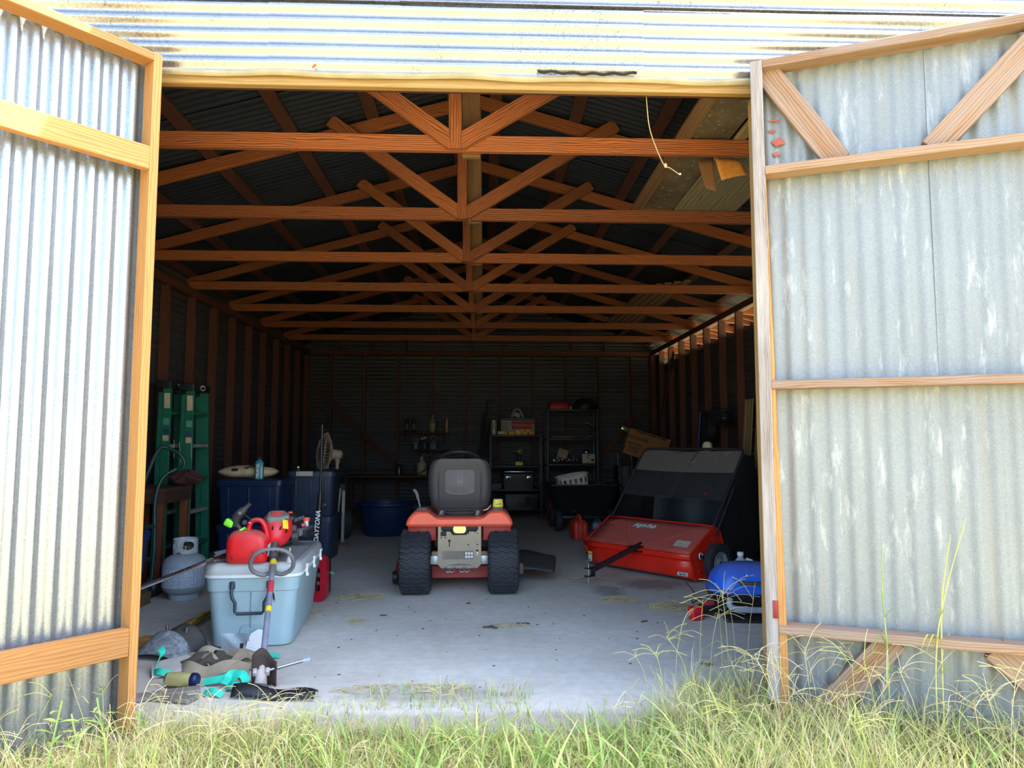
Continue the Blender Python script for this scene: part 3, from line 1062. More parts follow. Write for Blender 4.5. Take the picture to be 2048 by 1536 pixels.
# blue lidded tote against the left jamb
bt_ = at(300, 1190, Z=0)
tb = T('storage_tote', 'bright navy storage tote between the propane cylinder and the doorway edge', 'storage bin', (-2.755, 5.46, .091), 0)
M_NAVY = pm('navy_plastic', '#1f3f78', .45)
B().rloft([(.0, .32, .32, .04), (.01, .34, .34, .05), (.38, .40, .40, .06), (.385, .42, .42, .06), (.41, .42, .42, .06)], 4).obj('body', M_NAVY, tb)
B().rloft([(.41, .43, .43, .06), (.44, .43, .43, .06), (.455, .40, .40, .05)], 4).obj('lid', M_NAVY, tb)
B().box((.190, -.05, .25), (.004, .07, .06), rot(y=5)).obj('sticker', pm('sticker_white', '#c9d0d6', .6), tb)
bm_ = at(300, 1195, Z=0.05)
o = board('timber_block', (-2.98, 5.46, .045), (-2.52, 5.46, .045), .34, .09, wood('old_beam', '#7d6a45', '#4e3f27', 40), None, wdir=(0, 1, 0))
tag(o, 'old timber block on the slab under the navy tote', 'beam')

# floor jack with DAYTONA sleeve
jk = T('floor_jack', 'tall black pole with white DAYTONA lettering standing behind the cooler', 'jack', (-1.352, 5.95, 0), 0)
b = B()
b.box((0, .02, .07), (.10, .30, .08), bev=.02)
for s in (-1, 1):
    b.cyl((s * .05, -.09, .045), (s * .08, -.09, .045), .045, .045, 16)
b.obj('base', M_BLACK, jk)
B().tube([(-.012, 0, .10), (.0, 0, .70), (.018, 0, .76)], .015, 12).obj('lower_tube', M_BLACK, jk)
pt = B().tube([(-.010, 0, .30), (.014, 0, .80)], .021, 14).obj('foam_sleeve', M_BLACK, jk)
text('DAYTONA', .052, M_PRINT, pt, tr(.0, -.0215, .53) @ rot(y=-87) @ rot(x=90), shear=.25, bold=.0012)
B().tube([(.014, 0, .79), (.018, 0, 1.355)], .011, 12).obj('upper_tube', pm('dark_tube', '#2c2e32', .35, .6), jk)
B().box((.045, -.005, .70), (.05, .03, .03), rot(y=-30), bev=.008).obj('clip', M_BLACK, jk)

# red moulded machine behind the cooler
rm = T('power_unit', 'dark red moulded casing with upright grip openings between the cooler and the mower', 'machine', (-1.31, 5.74, 0), -4)
M_DRED = pm('dark_red_plastic', '#b3182c', .35, dust=.15)
def gripframe(b, x0, x1, y, t):
    pts = rrect(x1 - x0, .35, .06, 5)
    inner = rrect((x1 - x0) * .42, .19, .03, 5)
    n = len(pts)
    A = [(px + (x0 + x1) / 2, y, pz + .175) for px, pz in pts]
    I = [(px + (x0 + x1) / 2 - .008, y, pz + .165) for px, pz in inner]
    A2 = [(p[0], y + t, p[2]) for p in A]
    I2 = [(p[0], y + t, p[2]) for p in I]
    vs = A + I + A2 + I2
    fs = []
    for i in range(n):
        j = (i + 1) % n
        fs += [(i, j, n + j, n + i), (2 * n + i, 3 * n + i, 3 * n + j, 2 * n + j), (i, 2 * n + i, 2 * n + j, j), (n + i, n + j, 3 * n + j, 3 * n + i)]
    b._add(vs, fs)
b = B()
gripframe(b, -.02, .12, -.13, .07)
b.obj('front_grip', M_DRED, rm)
b = B()
gripframe(b, -.12, .03, -.05, .08)
b.obj('rear_grip', M_DRED, rm)
B().box((.0, .02, .16), (.20, .14, .28), bev=.03).obj('core', M_BLACK, rm)
b = B()
b.cyl((.06, -.07, .20), (.06, -.12, .20), .018, .018, 12)
b.cyl((.055, -.07, .14), (.055, -.12, .14), .014, .014, 12)
b.obj('fittings', pm('fitting_grey', '#8a8580', .4, .6), rm)
B().box((.13, .0, .20), (.035, .05, .02), rot(y=25), bev=.004).obj('green_tab', pm('tab_green', '#5d8f7a', .5), rm)

# pedestal fan turned away
fn = T('pedestal_fan', 'beige pedestal fan turned sideways behind the black pole', 'fan', (-1.755, 8.42, 0), 0)
M_BEIGE = pm('fan_beige', '#a4937c', .5)
hz = 1.085
axf = Vector((-.93, -.20, .10)).normalized()
MF = frame((-.10, 0, hz), axf, z=(0, 0, 1))
R = .245
b = B(MF)
for k in range(40):
    a = k * 2 * PI / 40
    c, s_ = math.cos(a), math.sin(a)
    b.tube([(-.085, .06 * c, .06 * s_), (-.06, .15 * c, .15 * s_), (-.02, .225 * c, .225 * s_), (.0, R * c, R * s_)], .0038, 4)
for rr, xx in ((R, 0), (.15, -.062), (.06, -.085)):
    b.tube([(xx, rr * math.cos(k * PI / 20), rr * math.sin(k * PI / 20)) for k in range(40)], .006, 6, closed=True)
b.obj('rear_grille', M_BEIGE, fn)
b = B(MF)
for k in range(40):
    a = k * 2 * PI / 40
    c, s_ = math.cos(a), math.sin(a)
    b.tube([(.09, .05 * c, .05 * s_), (.07, .15 * c, .15 * s_), (.03, .225 * c, .225 * s_), (.0, R * c, R * s_)], .0035, 4)
b.lathe([(.0, .092), (.055, .090), (.055, .08), (.0, .08)], 20, rot(y=90))
b.obj('front_grille', M_BEIGE, fn)
b = B(MF)
for k in range(3):
    a0 = k * 2 * PI / 3
    b.grid(lambda u, w: ((.02 - .04 * w), (.03 + .17 * u) * math.cos(a0 + w * 1.3), (.03 + .17 * u) * math.sin(a0 + w * 1.3)), 4, 6)
b.obj('blade', pm('fan_blade', '#8a7a66', .5), fn, solid=.003)
b = B(MF)
b.lathe([(.0, -.20), (.03, -.205), (.055, -.18), (.06, -.10), (.05, -.075)], 20, rot(y=90))
b.box((-.16, 0, -.075), (.05, .04, .05), bev=.01)
b.obj('motor', M_BEIGE, fn)
b = B()
b.sph((.045, .02, hz - .08), .03, 12, 8)
b.tube([(.045, .02, hz - .08), (.04, .01, .62), (.02, .0, .60)], [.022, .013, .013], 12)
b.tube([(.03, 0, .62), (.0, 0, .03)], .0165, 12)
b.obj('pole', M_BEIGE, fn)
B().lathe([(.0, .0), (.19, .0), (.20, .012), (.17, .03), (.03, .045), (.0, .045)], 28).obj('base', M_BEIGE, fn)
B().tube(bez([(.02, -.03, hz - .02), (-.04, -.04, .95), (-.03, -.04, .78), (.0, -.05, .66), (-.04, -.05, .5), (-.03, -.04, .2), (-.02, -.02, .06)], 6), .005, 6).obj('cord', M_BEIGE, fn)

# folded aluminium trestle under the fan
tf = T('folding_trestle', 'folded trestle with pale aluminium legs and dark top bar below the fan', 'trestle', (-1.84, 8.82, 0), 0)
for x, tl, y in ((-.13, -.02, -.08), (.04, .05, -.06), (-.05, .02, .05), (.12, .0, .06)):
    board('leg', (x, y, 0.0), (x + tl, y + .02, .66), .055 if y < 0 else .04, .012, M_ALU, tf, wdir=(1, 0, 0))
board('top_bar', (-.16, 0, .67), (.16, 0, .67), .07, .06, M_DARK, tf)
b = B()
b.cyl((-.125, -.088, .22), (-.125, -.092, .22), .009, .009, 10)
b.obj('rivet', M_INK, tf)

# green step ladders on the left wall
M_LGREEN = pm('ladder_green', '#14604a', .5)
def ladder(label, loc, rz, top):
    t = T('step_ladder', label, 'ladder', loc, rz, 'green fibreglass step ladders on the left wall')
    for s in (0, 1):
        y0, y1 = (0.0, .09) if s == 0 else (.50, .41)
        board('side_rail', (.0, y0, .0), (-.03, y1, top), .078, .022, M_LGREEN, t, wdir=(1, 0, 0))
        board('rear_rail', (-.075, y0 + .02, .0), (-.085, y1, top - .05), .045, .022, M_LGREEN, t, wdir=(1, 0, 0))
    for k in range(5):
        z = .28 + k * .30
        board('step', (-.005 - .02 * z / top, .02 + .05 * z / top, z), (-.005 - .02 * z / top, .48 - .05 * z / top, z), .07, .03, M_ALU if k % 2 else M_LGREEN, t, wdir=(1, 0, 0))
    B().box((-.055, .25, top + .02), (.14, .40, .07), bev=.012).obj('top_cap', M_BLACK, t)
    for k, (z, h, m) in enumerate(((top - .16, .20, pm('ladder_tag', '#b7a98c', .7)), (top - .32, .06, pm('ladder_tag_green', '#4c8f78', .6)), (top - .41, .05, pm('ladder_tag_blue', '#20405e', .6)), (top - .47, .05, pm('ladder_tag', '#b7a98c', .7)))):
        B().box((-.03 * z / top + .004, .09 * z / top - .0135, z), (.052, .003, h), rot(x=3)).obj('sticker', m, t)
    e = B().lathe([(.0, 0), (.055, 0), (.055, .002), (.0, .002)], 24, tr(.017, .25, top + .02) @ rot(y=90) @ Matrix.Diagonal((.45, 1, 1, 1))).obj('badge', M_PRINT, t)
    B().lathe([(.0, 0), (.045, 0), (.045, .003), (.0, .003)], 24, tr(.0172, .25, top + .02) @ rot(y=90) @ Matrix.Diagonal((.36, 1, 1, 1))).obj('badge_field', M_INK, e)
    return t
ladder('green step ladder nearest the left wall, tight behind its twin', (-2.865, 6.55, 0), 0, 1.72)
ladder('green step ladder in front of its twin, oval badge on black cap', (-2.68, 6.60, 0), 0, 1.70)

# workbench, clutter and hand truck
wbn = T('workbench', 'low dark wooden workbench against the left wall near the doorway', 'workbench', (-2.80, 6.21, 0), 0)
W_DK = wood('dark_bench', '#5a3a26', '#2c1a10', 40)
W_LEG = wood('bench_leg', '#8a4a28', '#54280f', 40)
for k in range(3):
    board('top_plank', (-.20, -.19 + k * .19, .82), (.22, -.19 + k * .19, .82), .185, .035, W_DK, wbn, wdir=(0, 1, 0))
for x, y in ((.17, .24), (.17, -.24), (-.17, .24), (-.17, -.24)):
    board('leg', (x, y, 0), (x, y, .80), .06, .06, W_LEG, wbn, wdir=(0, 1, 0))
board('apron', (-.2, -.27, .76), (.22, -.27, .76), .09, .02, W_DK, wbn)
board('apron', (.20, -.26, .76), (.20, .26, .76), .09, .02, W_DK, wbn)
crumple('maroon_cloth', 'dark maroon cloth crumpled on the edge of the dark workbench', 'cloth', (-2.60, 6.42, .838), (.12, .10, .12), pm('maroon_cloth', '#4a2526', .9), 8)
ht = T('hand_truck', 'dark green tubular hand truck frame with curved handle leaning by the workbench', 'hand truck', (-2.64, 5.79, 0), 0)
M_HT = pm('dark_green_tube', '#1d3d3a', .45, .2)
b = B()
p = bez([(-.20, 0, .0), (-.16, .02, .35), (-.09, .05, .78), (-.03, .08, 1.03), (.03, .10, 1.165), (.09, .12, 1.16), (.17, .13, 1.12), (.21, .14, 1.05), (.20, .14, 1.0)], 6)
b.tube(p, .016, 10)
b.obj('handle_tube', M_HT, ht)
B().tube(bez([(.04, .0, .0), (.05, .02, .4), (.03, .05, .75), (.07, .08, .93), (.16, .12, 1.0)], 5), .014, 8).obj('second_tube', M_HT, ht)
for z in (.3, .55):
    board('cross_bar', (-.17 + z * .1, .01, z), (.05, .02, z), .03, .012, M_HT, ht)
B().box((-.07, -.03, .012), (.26, .09, .012), bev=.004).obj('toe_plate', M_HT, ht)
for s in (-.20, .05):
    B().lathe([(.02, -.02), (.06, -.025), (.07, -.01), (.07, .01), (.06, .025), (.02, .02)], 24, tr(s, .06, .07) @ rot(y=90)).obj('wheel', M_BLACK, ht)
for i, (x, y, z0) in enumerate(((348, 880, 1.0), (358, 885, 1.0), (383, 880, 1.0))):
    q = at(x, y, Y=(6.597, 6.597, 6.647)[i])
    o = B().tube([q, q + Vector((.005 + .02 * (i == 1), 0, -.16 - .02 * i))], .0022, 6).obj('steel_rod', pm('rod_grey', '#8a8f8c', .5, .5))
    tag(o, ['thin bright steel rod hanging on the ladders, leftmost of three', 'thin bright steel rod hanging on the ladders, middle slanted one', 'thin bright steel rod hanging on the ladders, nearest the oval badge'][i], 'rod', 'steel rods by the ladders')

# dark blue totes
def tote(label, loc, w, d, h, mat, rz=0, group='dark blue stacked totes', handle=None):
    t = T('storage_tote', label, 'storage bin', loc, rz, group)
    B().rloft([(.0, w * .84, d * .84, .04), (.01, w * .86, d * .86, .05), (h - .07, w * .95, d * .95, .06), (h - .065, w * .985, d * .985, .06), (h - .04, w * .985, d * .985, .06)], 4).obj('body', mat, t)
    B().rloft([(h - .04, w, d, .06), (h - .012, w, d, .06), (h - .004, w * .96, d * .96, .05), (h, w * .94, d * .94, .05)], 4).obj('lid', mat, t)
    for k in range(3):
        B().box((-w * .3 + k * w * .3, -d * .455, h * .45), (.02, .02, h * .75), rot(x=5), bev=.006).obj('body_rib', mat, t)
    if handle:
        B().box((handle, -d * .5 - .006, h - .03), (.17, .02, .05), bev=.006).obj('latch', pm('latch_beige', '#b9b29c', .6), t)
    return t
M_NAVY2 = pm('dark_navy_plastic', '#14294c', .4)
M_SLATE = pm('slate_plastic', '#2b3a50', .45)
tote('dark blue lidded tote carrying the feed bag, upper of its stack', (-2.24, 7.20, .43), .66, .46, .43, M_NAVY2, -2)
tote('dark blue tote on the slab under the one with the feed bag', (-2.24, 7.20, .0), .66, .46, .43, M_NAVY2, 1)
tote('slate tote with beige latch beside the fan, upper of its stack', (-1.80, 7.75, .46), .50, .50, .46, M_SLATE, 2, 'slate stacked totes', -.06)
tote('slate tote on the slab under the one with a beige latch', (-1.80, 7.75, .0), .50, .50, .46, M_SLATE, -1, 'slate stacked totes')
fb = T('feed_bag', 'plump cream feed bag with brown print lying on the blue tote', 'bag', (-2.32, 7.19, .861), 0)
def pillow(a, c):
    th = a * 2 * PI
    x = (c - .5) * .58
    e = max(0, 1 - abs(2 * c - 1) ** 2.2) ** .55
    return (x, .12 * math.cos(th) * (.25 + .75 * e), .062 + .062 * math.sin(th) * e * (1 + .08 * math.sin(9 * c + 3 * th)))
B().grid(pillow, 24, 26).obj('sack', pm('sack_cream', '#c9b48e', .75, var=.2), fb, 80)
for (c, th, w, h, col) in ((.34, 3.9 + .9, .05, .018, '#241d18'), (.52, 4.75, .03, .014, '#241d18'), (.62, 4.1 + .8, .13, .025, '#8a5a2e'), (.78, 4.8, .05, .025, '#a98a5e')):
    pass
def patch(c0, c1, t0, t1, col, nm):
    def g(a, b):
        x, y, z = pillow((t0 + (t1 - t0) * b) / (2 * PI), c0 + (c1 - c0) * a)
        return (x, y - .003, z + .002)
    B().grid(g, 10, 6).obj('print', pm(nm, col, .75), fb, 80)
patch(.27, .38, 2.45, 3.0, '#2a211b', 'print_black')
patch(.48, .55, 2.2, 2.6, '#2a211b', 'print_black')
patch(.52, .78, 1.6, 2.35, '#9a6a38', 'print_brown')
patch(.66, .78, 2.45, 3.1, '#b2946a', 'print_tan')
fu = T('fuel_bottle', 'teal metal fuel can with white vertical lettering beside the feed bag', 'bottle', (-2.165, 7.02, .861), 12)
M_TEAL = pm('teal_can', '#1d7c86', .4)
B().rloft([(.0, .078, .06, .012), (.155, .078, .06, .012), (.172, .06, .045, .012), (.188, .032, .03, .012)], 4).obj('body', M_TEAL, fu)
B().cyl((0, 0, .186), (0, 0, .208), .014, .014, 14).obj('cap', M_DARK, fu)
text('TRUFUEL', .034, M_PRINT, fu, tr(-.012, -.0308, .08) @ rot(x=90) @ rot(z=90), bold=.0008)
for _k in range(7):
    B().box((.022, -.0306, .025 + _k * .016), (.012, .001, .011)).obj('print_mark', M_PRINT, fu)
o = B().sph((0, 0, .028), .028, 16, 10).cyl((0, 0, 0), (0, 0, .02), .02, .014, 14).obj('chrome_ball', M_STEEL, None, M=tr(-1.95, 7.62, .921))
tag(o, 'small shiny chrome ball sitting on the slate tote lid', 'ball')
# ------------------------------------------------------------------ rubbish by the left doorpost
def ribbon(b, pts, w, twist=0.0, wdir=(0, 0, 1), th=.0022):
    P = bez(pts, 6)
    n = len(P)
    L, Rr = [], []
    for i, p in enumerate(P):
        t = (P[min(i + 1, n - 1)] - P[max(i - 1, 0)]).normalized()
        a = twist * i / n
        wd = Vector(wdir)
        side = (wd - t * wd.dot(t))
        if side.length < .05:
            side = Vector((1, 0, 0)) - t * t.x
        side.normalize()
        side = Matrix.Rotation(a, 3, t) @ side
        nn = t.cross(side).normalized() * th
        L.append((p - side * w / 2, p + side * w / 2, p + side * w / 2 + nn, p - side * w / 2 + nn))
    b.loft([list(q) for q in L])


yt = T('yellow_bar', 'yellow steel bar with a flat rusty plate lying left of the cooler', 'steel bar', (0, 0, 0))
a, c = at(346, 1270, Z=.07), at(430, 1226, Z=.04)
board('plate', a + Vector((-.05, .05, .0)), c + Vector((-.05, .06, .0)), .11, .012, pm('rusty_yellow', '#a8823a', .7, var=.4), yt, wdir=(1, 0, .35))
board('tube', a + Vector((.03, -.01, .01)), c + Vector((-.04, -.09, .01)), .035, .035, pm('yellow_paint', '#e0b421', .45), yt, bev=.008)
board('tube', c + Vector((-.06, .0, .0)), c + Vector((.12, .12, .0)), .03, .03, pm('yellow_paint', '#e0b421', .45), yt, bev=.008)

wm = at(322, 1322, Z=.0)
sh = T('rubber_fender', 'curved black rubber fender with dusty grey front edge lying by the doorpost', 'fender', (wm.x, wm.y + .12, 0), -18)
def arc(r, a0, a1, y0, y1):
    return lambda u, v: (r * 1.05 * math.cos(a0 + (a1 - a0) * u), y0 + (y1 - y0) * v + .02 * math.sin(u * 3), r * .95 * math.sin(a0 + (a1 - a0) * u) * (1 - .25 * v))
B().grid(arc(.145, .15, 2.95, .12, -.02), 20, 6).obj('upper_shell', pm('rubber_black', '#24272b', .6, dust=.2), sh, solid=.006)
B().grid(lambda u, v: (.152 * math.cos(.1 + 2.9 * u), -.02 - .12 * v, .14 * math.sin(.1 + 2.9 * u) * (1 - .72 * v)), 20, 6).obj('dusty_edge', pm('dusty_grey', '#7f8689', .8, var=.5, scale=40), sh, solid=.006)
for x in (-.10, .06):
    B().cyl((x * .8, .06, .10), (x * .85, .06, .145), .008, .012, 10).obj('bolt', M_STEEL, sh)

wk = at(297, 1312, Z=.0)
o = board('wood_offcut', (wk.x - .10, wk.y + .10, .05), (wk.x + .045, wk.y + .04, .06), .06, .09, W_DOOR, None)
tag(o, 'pale sawn wood offcut against the left doorpost', 'wood block')
pk = at(335, 1345, Z=.02)
o = B().box((0, 0, 0), (.20, .15, .012), rot(x=14, y=-6, z=24), bev=.002).obj('paper_pad', pm('dirty_paper', '#b5b2a8', .8, var=.12), None, M=tr(pk.x, pk.y + .06, .035))
tag(o, 'dirty white pad lying flat in front of the black fender', 'pad')

cn = at(356, 1372, Z=.03)
tc_ = T('tin_can', 'dented yellow drink can lying on its side by the doorpost', 'can', (cn.x, cn.y + .05, .045), R=rot(y=90, z=-8))
B().lathe([(.0, -.08), (.024, -.08), (.028, -.078), (.033, -.068), (.033, .05)], 24).obj('body', pm('can_yellow', '#d8cf8a', .35, .4, var=.2), tc_)
B().lathe([(.033, .05), (.033, .070), (.028, .080), (.024, .082), (.0, .078)], 24).obj('band', pm('can_navy', '#1b2350', .35, .4), tc_)
B().lathe([(.0, -.0805), (.022, -.0815), (.026, -.085), (.0285, -.082), (.028, -.078)], 24).obj('lid', M_STEEL, tc_)
B().box((0, 0, -.083), (.012, .02, .001)).obj('opening', M_INK, tc_)

# tan webbing and turquoise straps
M_TAN = pm('tan_webbing', '#9c8f76', .9, var=.25)
M_TURQ = pm('turquoise_strap', '#2bc4a4', .6)
s0 = at(440, 1345, Z=0)
ts = T('tan_webbing', 'heap of faded tan canvas webbing in front of the cooler', 'webbing', (s0.x, s0.y, 0), 0)
loops = [
    ([(-.20, .12, .02), (-.12, .10, .08), (-.02, .10, .05), (.08, .06, .07), (.18, .03, .03)], .07),
    ([(-.16, .02, .01), (-.08, .03, .07), (-.0, -.02, .03), (.07, -.03, .06), (.12, .02, .09), (.15, .07, .05)], .06),
    ([(-.22, .0, .01), (-.15, -.05, .045), (-.05, -.07, .02), (.06, -.06, .05), (.16, -.03, .02)], .065),
    ([(-.05, .14, .02), (.05, .15, .06), (.15, .10, .05), (.22, .10, .015)], .05),
    ([(-.24, .07, .015), (-.18, .08, .06), (-.13, .05, .03), (-.10, -.01, .02)], .05),
]
for k, (p, w) in enumerate(loops):
    b = B()
    ribbon(b, p, w, .5 * (-1) ** k, wdir=(0, .75, .65))
    b.obj('strap_loop', M_TAN, ts, 60)
crumple('canvas_wad', 'dark olive canvas wad under the tan webbing heap', 'cloth', (s0.x - .06, s0.y + .06, .0), (.13, .10, .08), pm('olive_canvas', '#4d483c', .95), 4)
def strap(label, px, py, loops, w=.04):
    p = at(px, py, Z=0)
    t = T('turquoise_strap', label, 'strap', (p.x, p.y, .004), 0, 'turquoise straps on the slab edge')
    for k, pts in enumerate(loops):
        b = B()
        ribbon(b, pts, w, .35 * (-1) ** k, wdir=(0, .8, .6))
        b.obj('strap_length', M_TURQ, t, 60)
strap('turquoise strap looped over itself in front of the tan webbing', 455, 1380, [[(-.14, .06, .015), (-.06, .06, .03), (.02, .08, .045), (.07, .07, .02)], [(.05, .10, .02), (.0, .06, .055), (-.02, .01, .02)], [(-.01, .03, .02), (.05, .04, .06), (.09, .0, .025), (.06, -.04, .01)], [(.0, -.01, .01), (.04, -.03, .03), (.10, -.02, .01)]])
strap('turquoise strap end beside the trimmer shaft on the slab', 500, 1335, [[(-.03, -.04, .012), (.02, .0, .03), (.05, .04, .02)], [(.0, .12, .012), (.06, .14, .02), (.12, .14, .012)]], .03)
strap('turquoise strap wedged between the yellow can and the doorpost', 310, 1362, [[(-.05, .08, .012), (.0, .04, .03), (.06, .05, .012)], [(-.05, .10, .02), (-.04, .16, .09), (-.06, .18, .11)]], .035)
strap('torn turquoise strap scrap half hidden in the grass near the can', 425, 1395, [[(-.05, .02, .01), (.0, .0, .025), (.05, -.01, .008)]], .03)

cp = at(482, 1303, Z=0)
pkg = T('plastic_package', 'torn clear package with white card leaning on the cooler front', 'package', (cp.x, cp.y + .005, .0), R=rot(z=3) @ rot(x=-14))
B().grid(lambda a, c: (-.12 + .16 * a, .012 * math.sin(a * 7 + c * 5), .10 * c), 8, 6).obj('film', pm('pack_film', '#b9c2c6', .2, Transmission_Weight=.6), pkg)
b = B()
b.prism([(.02, 0), (.13, .0), (.125, .06), (.132, .085), (.11, .115), (.085, .12), (.045, .095), (.03, .05)], .002, rot(x=90))
b.obj('card', pm('card_white', '#dcdcd8', .7, var=.05), pkg)
B().box((-.0, -.004, .03), (.02, .002, .028)).obj('code_patch', M_INK, pkg)
for k, (x, y, l, rz) in enumerate(((300, 1405, .30, 20), (345, 1400, .22, -15))):
    p = at(x, y, Z=0)
    o = board('grey_board', (p.x - .1, p.y + .02, .012), (p.x - .1 + l * math.cos(RAD(rz)), p.y + .02 + l * math.sin(RAD(rz)), .016), .08, .02, wood('drift_board', '#8f8a80', '#5d574d', 50, grey='#a09c94', greyamt=.7), None, wdir=(0, 1, 0))
    tag(o, ['weathered grey board lying in the grass below the yellow can', 'short weathered grey board scrap beside the yellow can'][k], 'board')
# ------------------------------------------------------------------ riding mower, seen from behind
mw = T('riding_mower', 'orange red riding lawn mower parked facing the back wall', 'lawn mower', (-.197, 5.90, 0), .6)
M_MRED = pm('mower_orange', '#f8694e', .38, var=.06, dust=.3)
M_MRED2 = pm('mower_deck_red', '#a8281c', .5, dust=.2)
M_TIRE = pm('tyre_rubber', '#2c2f33', .7, var=.25, bump=.2)
M_PLATE = pm('hitch_plate', '#8a8175', .42, .55, var=.08)
def tyre_profile(R_, w, rim):
    return [(rim, -w * .38), (rim + .02, -w * .44), (R_ * .80, -w * .5), (R_ * .93, -w * .47), (R_ * .985, -w * .38), (R_, -w * .2), (R_, w * .2), (R_ * .985, w * .38), (R_ * .93, w * .47), (R_ * .80, w * .5), (rim + .02, w * .44), (rim, w * .38)]
def tread(b, R_, w, M, nb=34):
    for k in range(nb):
        a0 = 2 * PI * k / nb
        rows = []
        m = 14
        for i in range(m + 1):
            s = -1 + 2 * i / m
            ww = w * .5 * s
            rr = R_ * (1.0 - .015 * abs(s) ** 4) - (.012 if abs(s) > .93 else 0) - .02 * max(0, abs(s) - .86) / .14
            da = .030 * math.sin(s * 6.5 * PI / 2) * 1.2 + .02 * abs(s)
            wd = .052
            q = []
            for dr, dd in ((-.008, -wd), (.011, -wd * .7), (.011, wd * .7), (-.008, wd)):
                a = a0 + da + dd
                q.append(((rr + dr) * math.cos(a), (rr + dr) * math.sin(a), ww))
            rows.append(q)
        b.loft(rows, True, True, M)
for s in (-1, 1):
    x = s * .350
    wh = B().lathe(tyre_profile(.248, .25, .105), 40, tr(x, 0, .253) @ rot(y=90), caps=False).obj('rear_wheel', M_TIRE, mw)
    b = B()
    tread(b, .247, .245, tr(x, 0, .253) @ rot(y=90))
    b.obj('tread', M_TIRE, wh, 30)
    B().lathe([(.0, -.06), (.04, -.06), (.10, -.05), (.112, -.095), (.107, -.1), (.09, -.04), (.09, .04), (.107, .1), (.112, .095), (.10, .05), (.0, .05)], 28, tr(x, 0, .253) @ rot(y=90)).obj('rim', pm('rim_white', '#c9c6bd', .4), wh)
    fw = B().lathe(tyre_profile(.19, .15, .09), 32, tr(s * .36, 1.22, .19) @ rot(y=90), caps=False).obj('front_wheel', M_TIRE, mw)
    b = B()
    b.box((s * .195, -.06, .275), (.075, .05, .07), bev=.006)
    b.obj('axle_block', pm('cast_aluminium', '#b9bcba', .45, .6), mw)
    B().box((s * .195, -.062, .325), (.062, .045, .035), bev=.012).obj('clipping_lump', pm('clippings', '#8b7d5c', .95, var=.4, scale=60), mw)
# hitch plate with its cut-outs
zp0, zp1 = .215, .575
b = B()
pl = [(-.172, zp0 + .03), (-.14, zp0), (.14, zp0), (.172, zp0 + .03), (.172, zp1), (.148, zp1), (.148, zp1 - .055), (.135, zp1 - .072), (.075, zp1 - .072), (.055, zp1 - .10), (-.055, zp1 - .10), (-.075, zp1 - .072), (-.135, zp1 - .072), (-.148, zp1 - .055), (-.148, zp1), (-.172, zp1)]
b.prism(pl, .006, tr(0, -.105, 0) @ rot(x=90))
plate = b.obj('hitch_plate', M_PLATE, mw)
B().prism(rrect(.25, .065, .008, 3), .003, tr(-.012, -.111, .318) @ rot(x=90)).obj('data_panel', pm('panel_grey', '#6f6961', .45, .4), plate)
b = B()
for i in range(3):
    for j in range(2):
        b.box((.055 + i * .022, -.1145, .305 + j * .026), (.016, .001, .018))
b.obj('warning_symbols', M_PRINT, plate)
for x, z, r_ in ((.07, .49, .006), (.125, .50, .005), (.142, .488, .005), (.07, .40, .006), (.142, .40, .006), (.142, .352, .010), (-.145, .455, .006), (-.112, .455, .006), (.0, .245, .008), (-.08, .43, .011)):
    B().cyl((x, -.1115, z), (x, -.1085, z), r_, r_, 12).obj('bolt_hole', M_INK, plate)
B().box((-.08, -.111, .405), (.008, .002, .04), bev=.0008).obj('key_slot', M_INK, plate)
B().box((-.128, -.111, .485), (.045, .002, .036), bev=.0008).obj('square_hole', M_INK, plate)
B().box((.142, -.112, .315), (.006, .004, .06), bev=.002).obj('lock_pin', M_STEEL, plate)
b = B()
b.box((0, -.095, .54), (.30, .03, .07), bev=.006)
b.obj('transaxle_cover', M_BLACK, mw)
B().prism(rrect(.10, .062, .026, 5), .008, tr(0, -.112, .522) @ rot(x=90)).obj('oval_plate', pm('polished_oval', '#d8cf9a', .18, .95), mw)
b = B()
b.prism([(-.14, .0), (.14, .0), (.09, .028), (.0, .036), (-.09, .028)], .006, tr(0, -.105, .215) @ rot(x=-75) @ Matrix.Diagonal((1, -1, 1, 1)))
for x in (-.11, -.04, .04, .11):
    b.sph((x, -.11, .222), (.014, .008, .010), 10, 6)
b.obj('tow_hitch', pm('hitch_silver', '#8f8d88', .4, .6), mw)
b = B()
for x in (-.09, -.06, .02, .06):
    b.tube([(x + .022 * math.cos(k * PI / 6), -.09, .195 + .014 * math.sin(k * PI / 6)) for k in range(12)], .0045, 6, closed=True)
b.obj('chain', M_STEEL, mw)
# rear fender
prof = [(-.425, .565), (-.42, .59), (-.405, .618), (-.375, .65), (-.345, .668), (-.262, .668), (-.235, .655), (-.20, .628), (-.165, .618), (.165, .618), (.20, .628), (.235, .655), (.262, .668), (.345, .668), (.375, .65), (.405, .618), (.42, .59), (.425, .565)]
def fsec(y, k, drop=0.0):
    return [(x * k, y, z - drop) for x, z in prof]
b = B()
b.loft([fsec(-.135, .955, .02), fsec(-.15, .985, .006), fsec(-.13, 1.0), fsec(.25, 1.0), fsec(.55, .96, .02)], True, True)
fd = b.obj('fender', M_MRED, mw, 30)
for s in (-1, 1):
    B().rloft([(0, .095, .16, .03), (.012, .088, .15, .03), (.018, .07, .13, .025)], 4, tr(s * .305, .02, .666)).obj('fender_pad', pm('grey_pad', '#5f5c58', .7, dust=.4), fd)
for s in (-1, 1):
    B().box((s * .30, .12, .50), (.23, .36, .15), bev=.01).obj('fender_skirt', M_MRED2, mw)
B().box((0, .35, .45), (.34, .8, .20), bev=.02).obj('chassis', M_BLACK, mw)
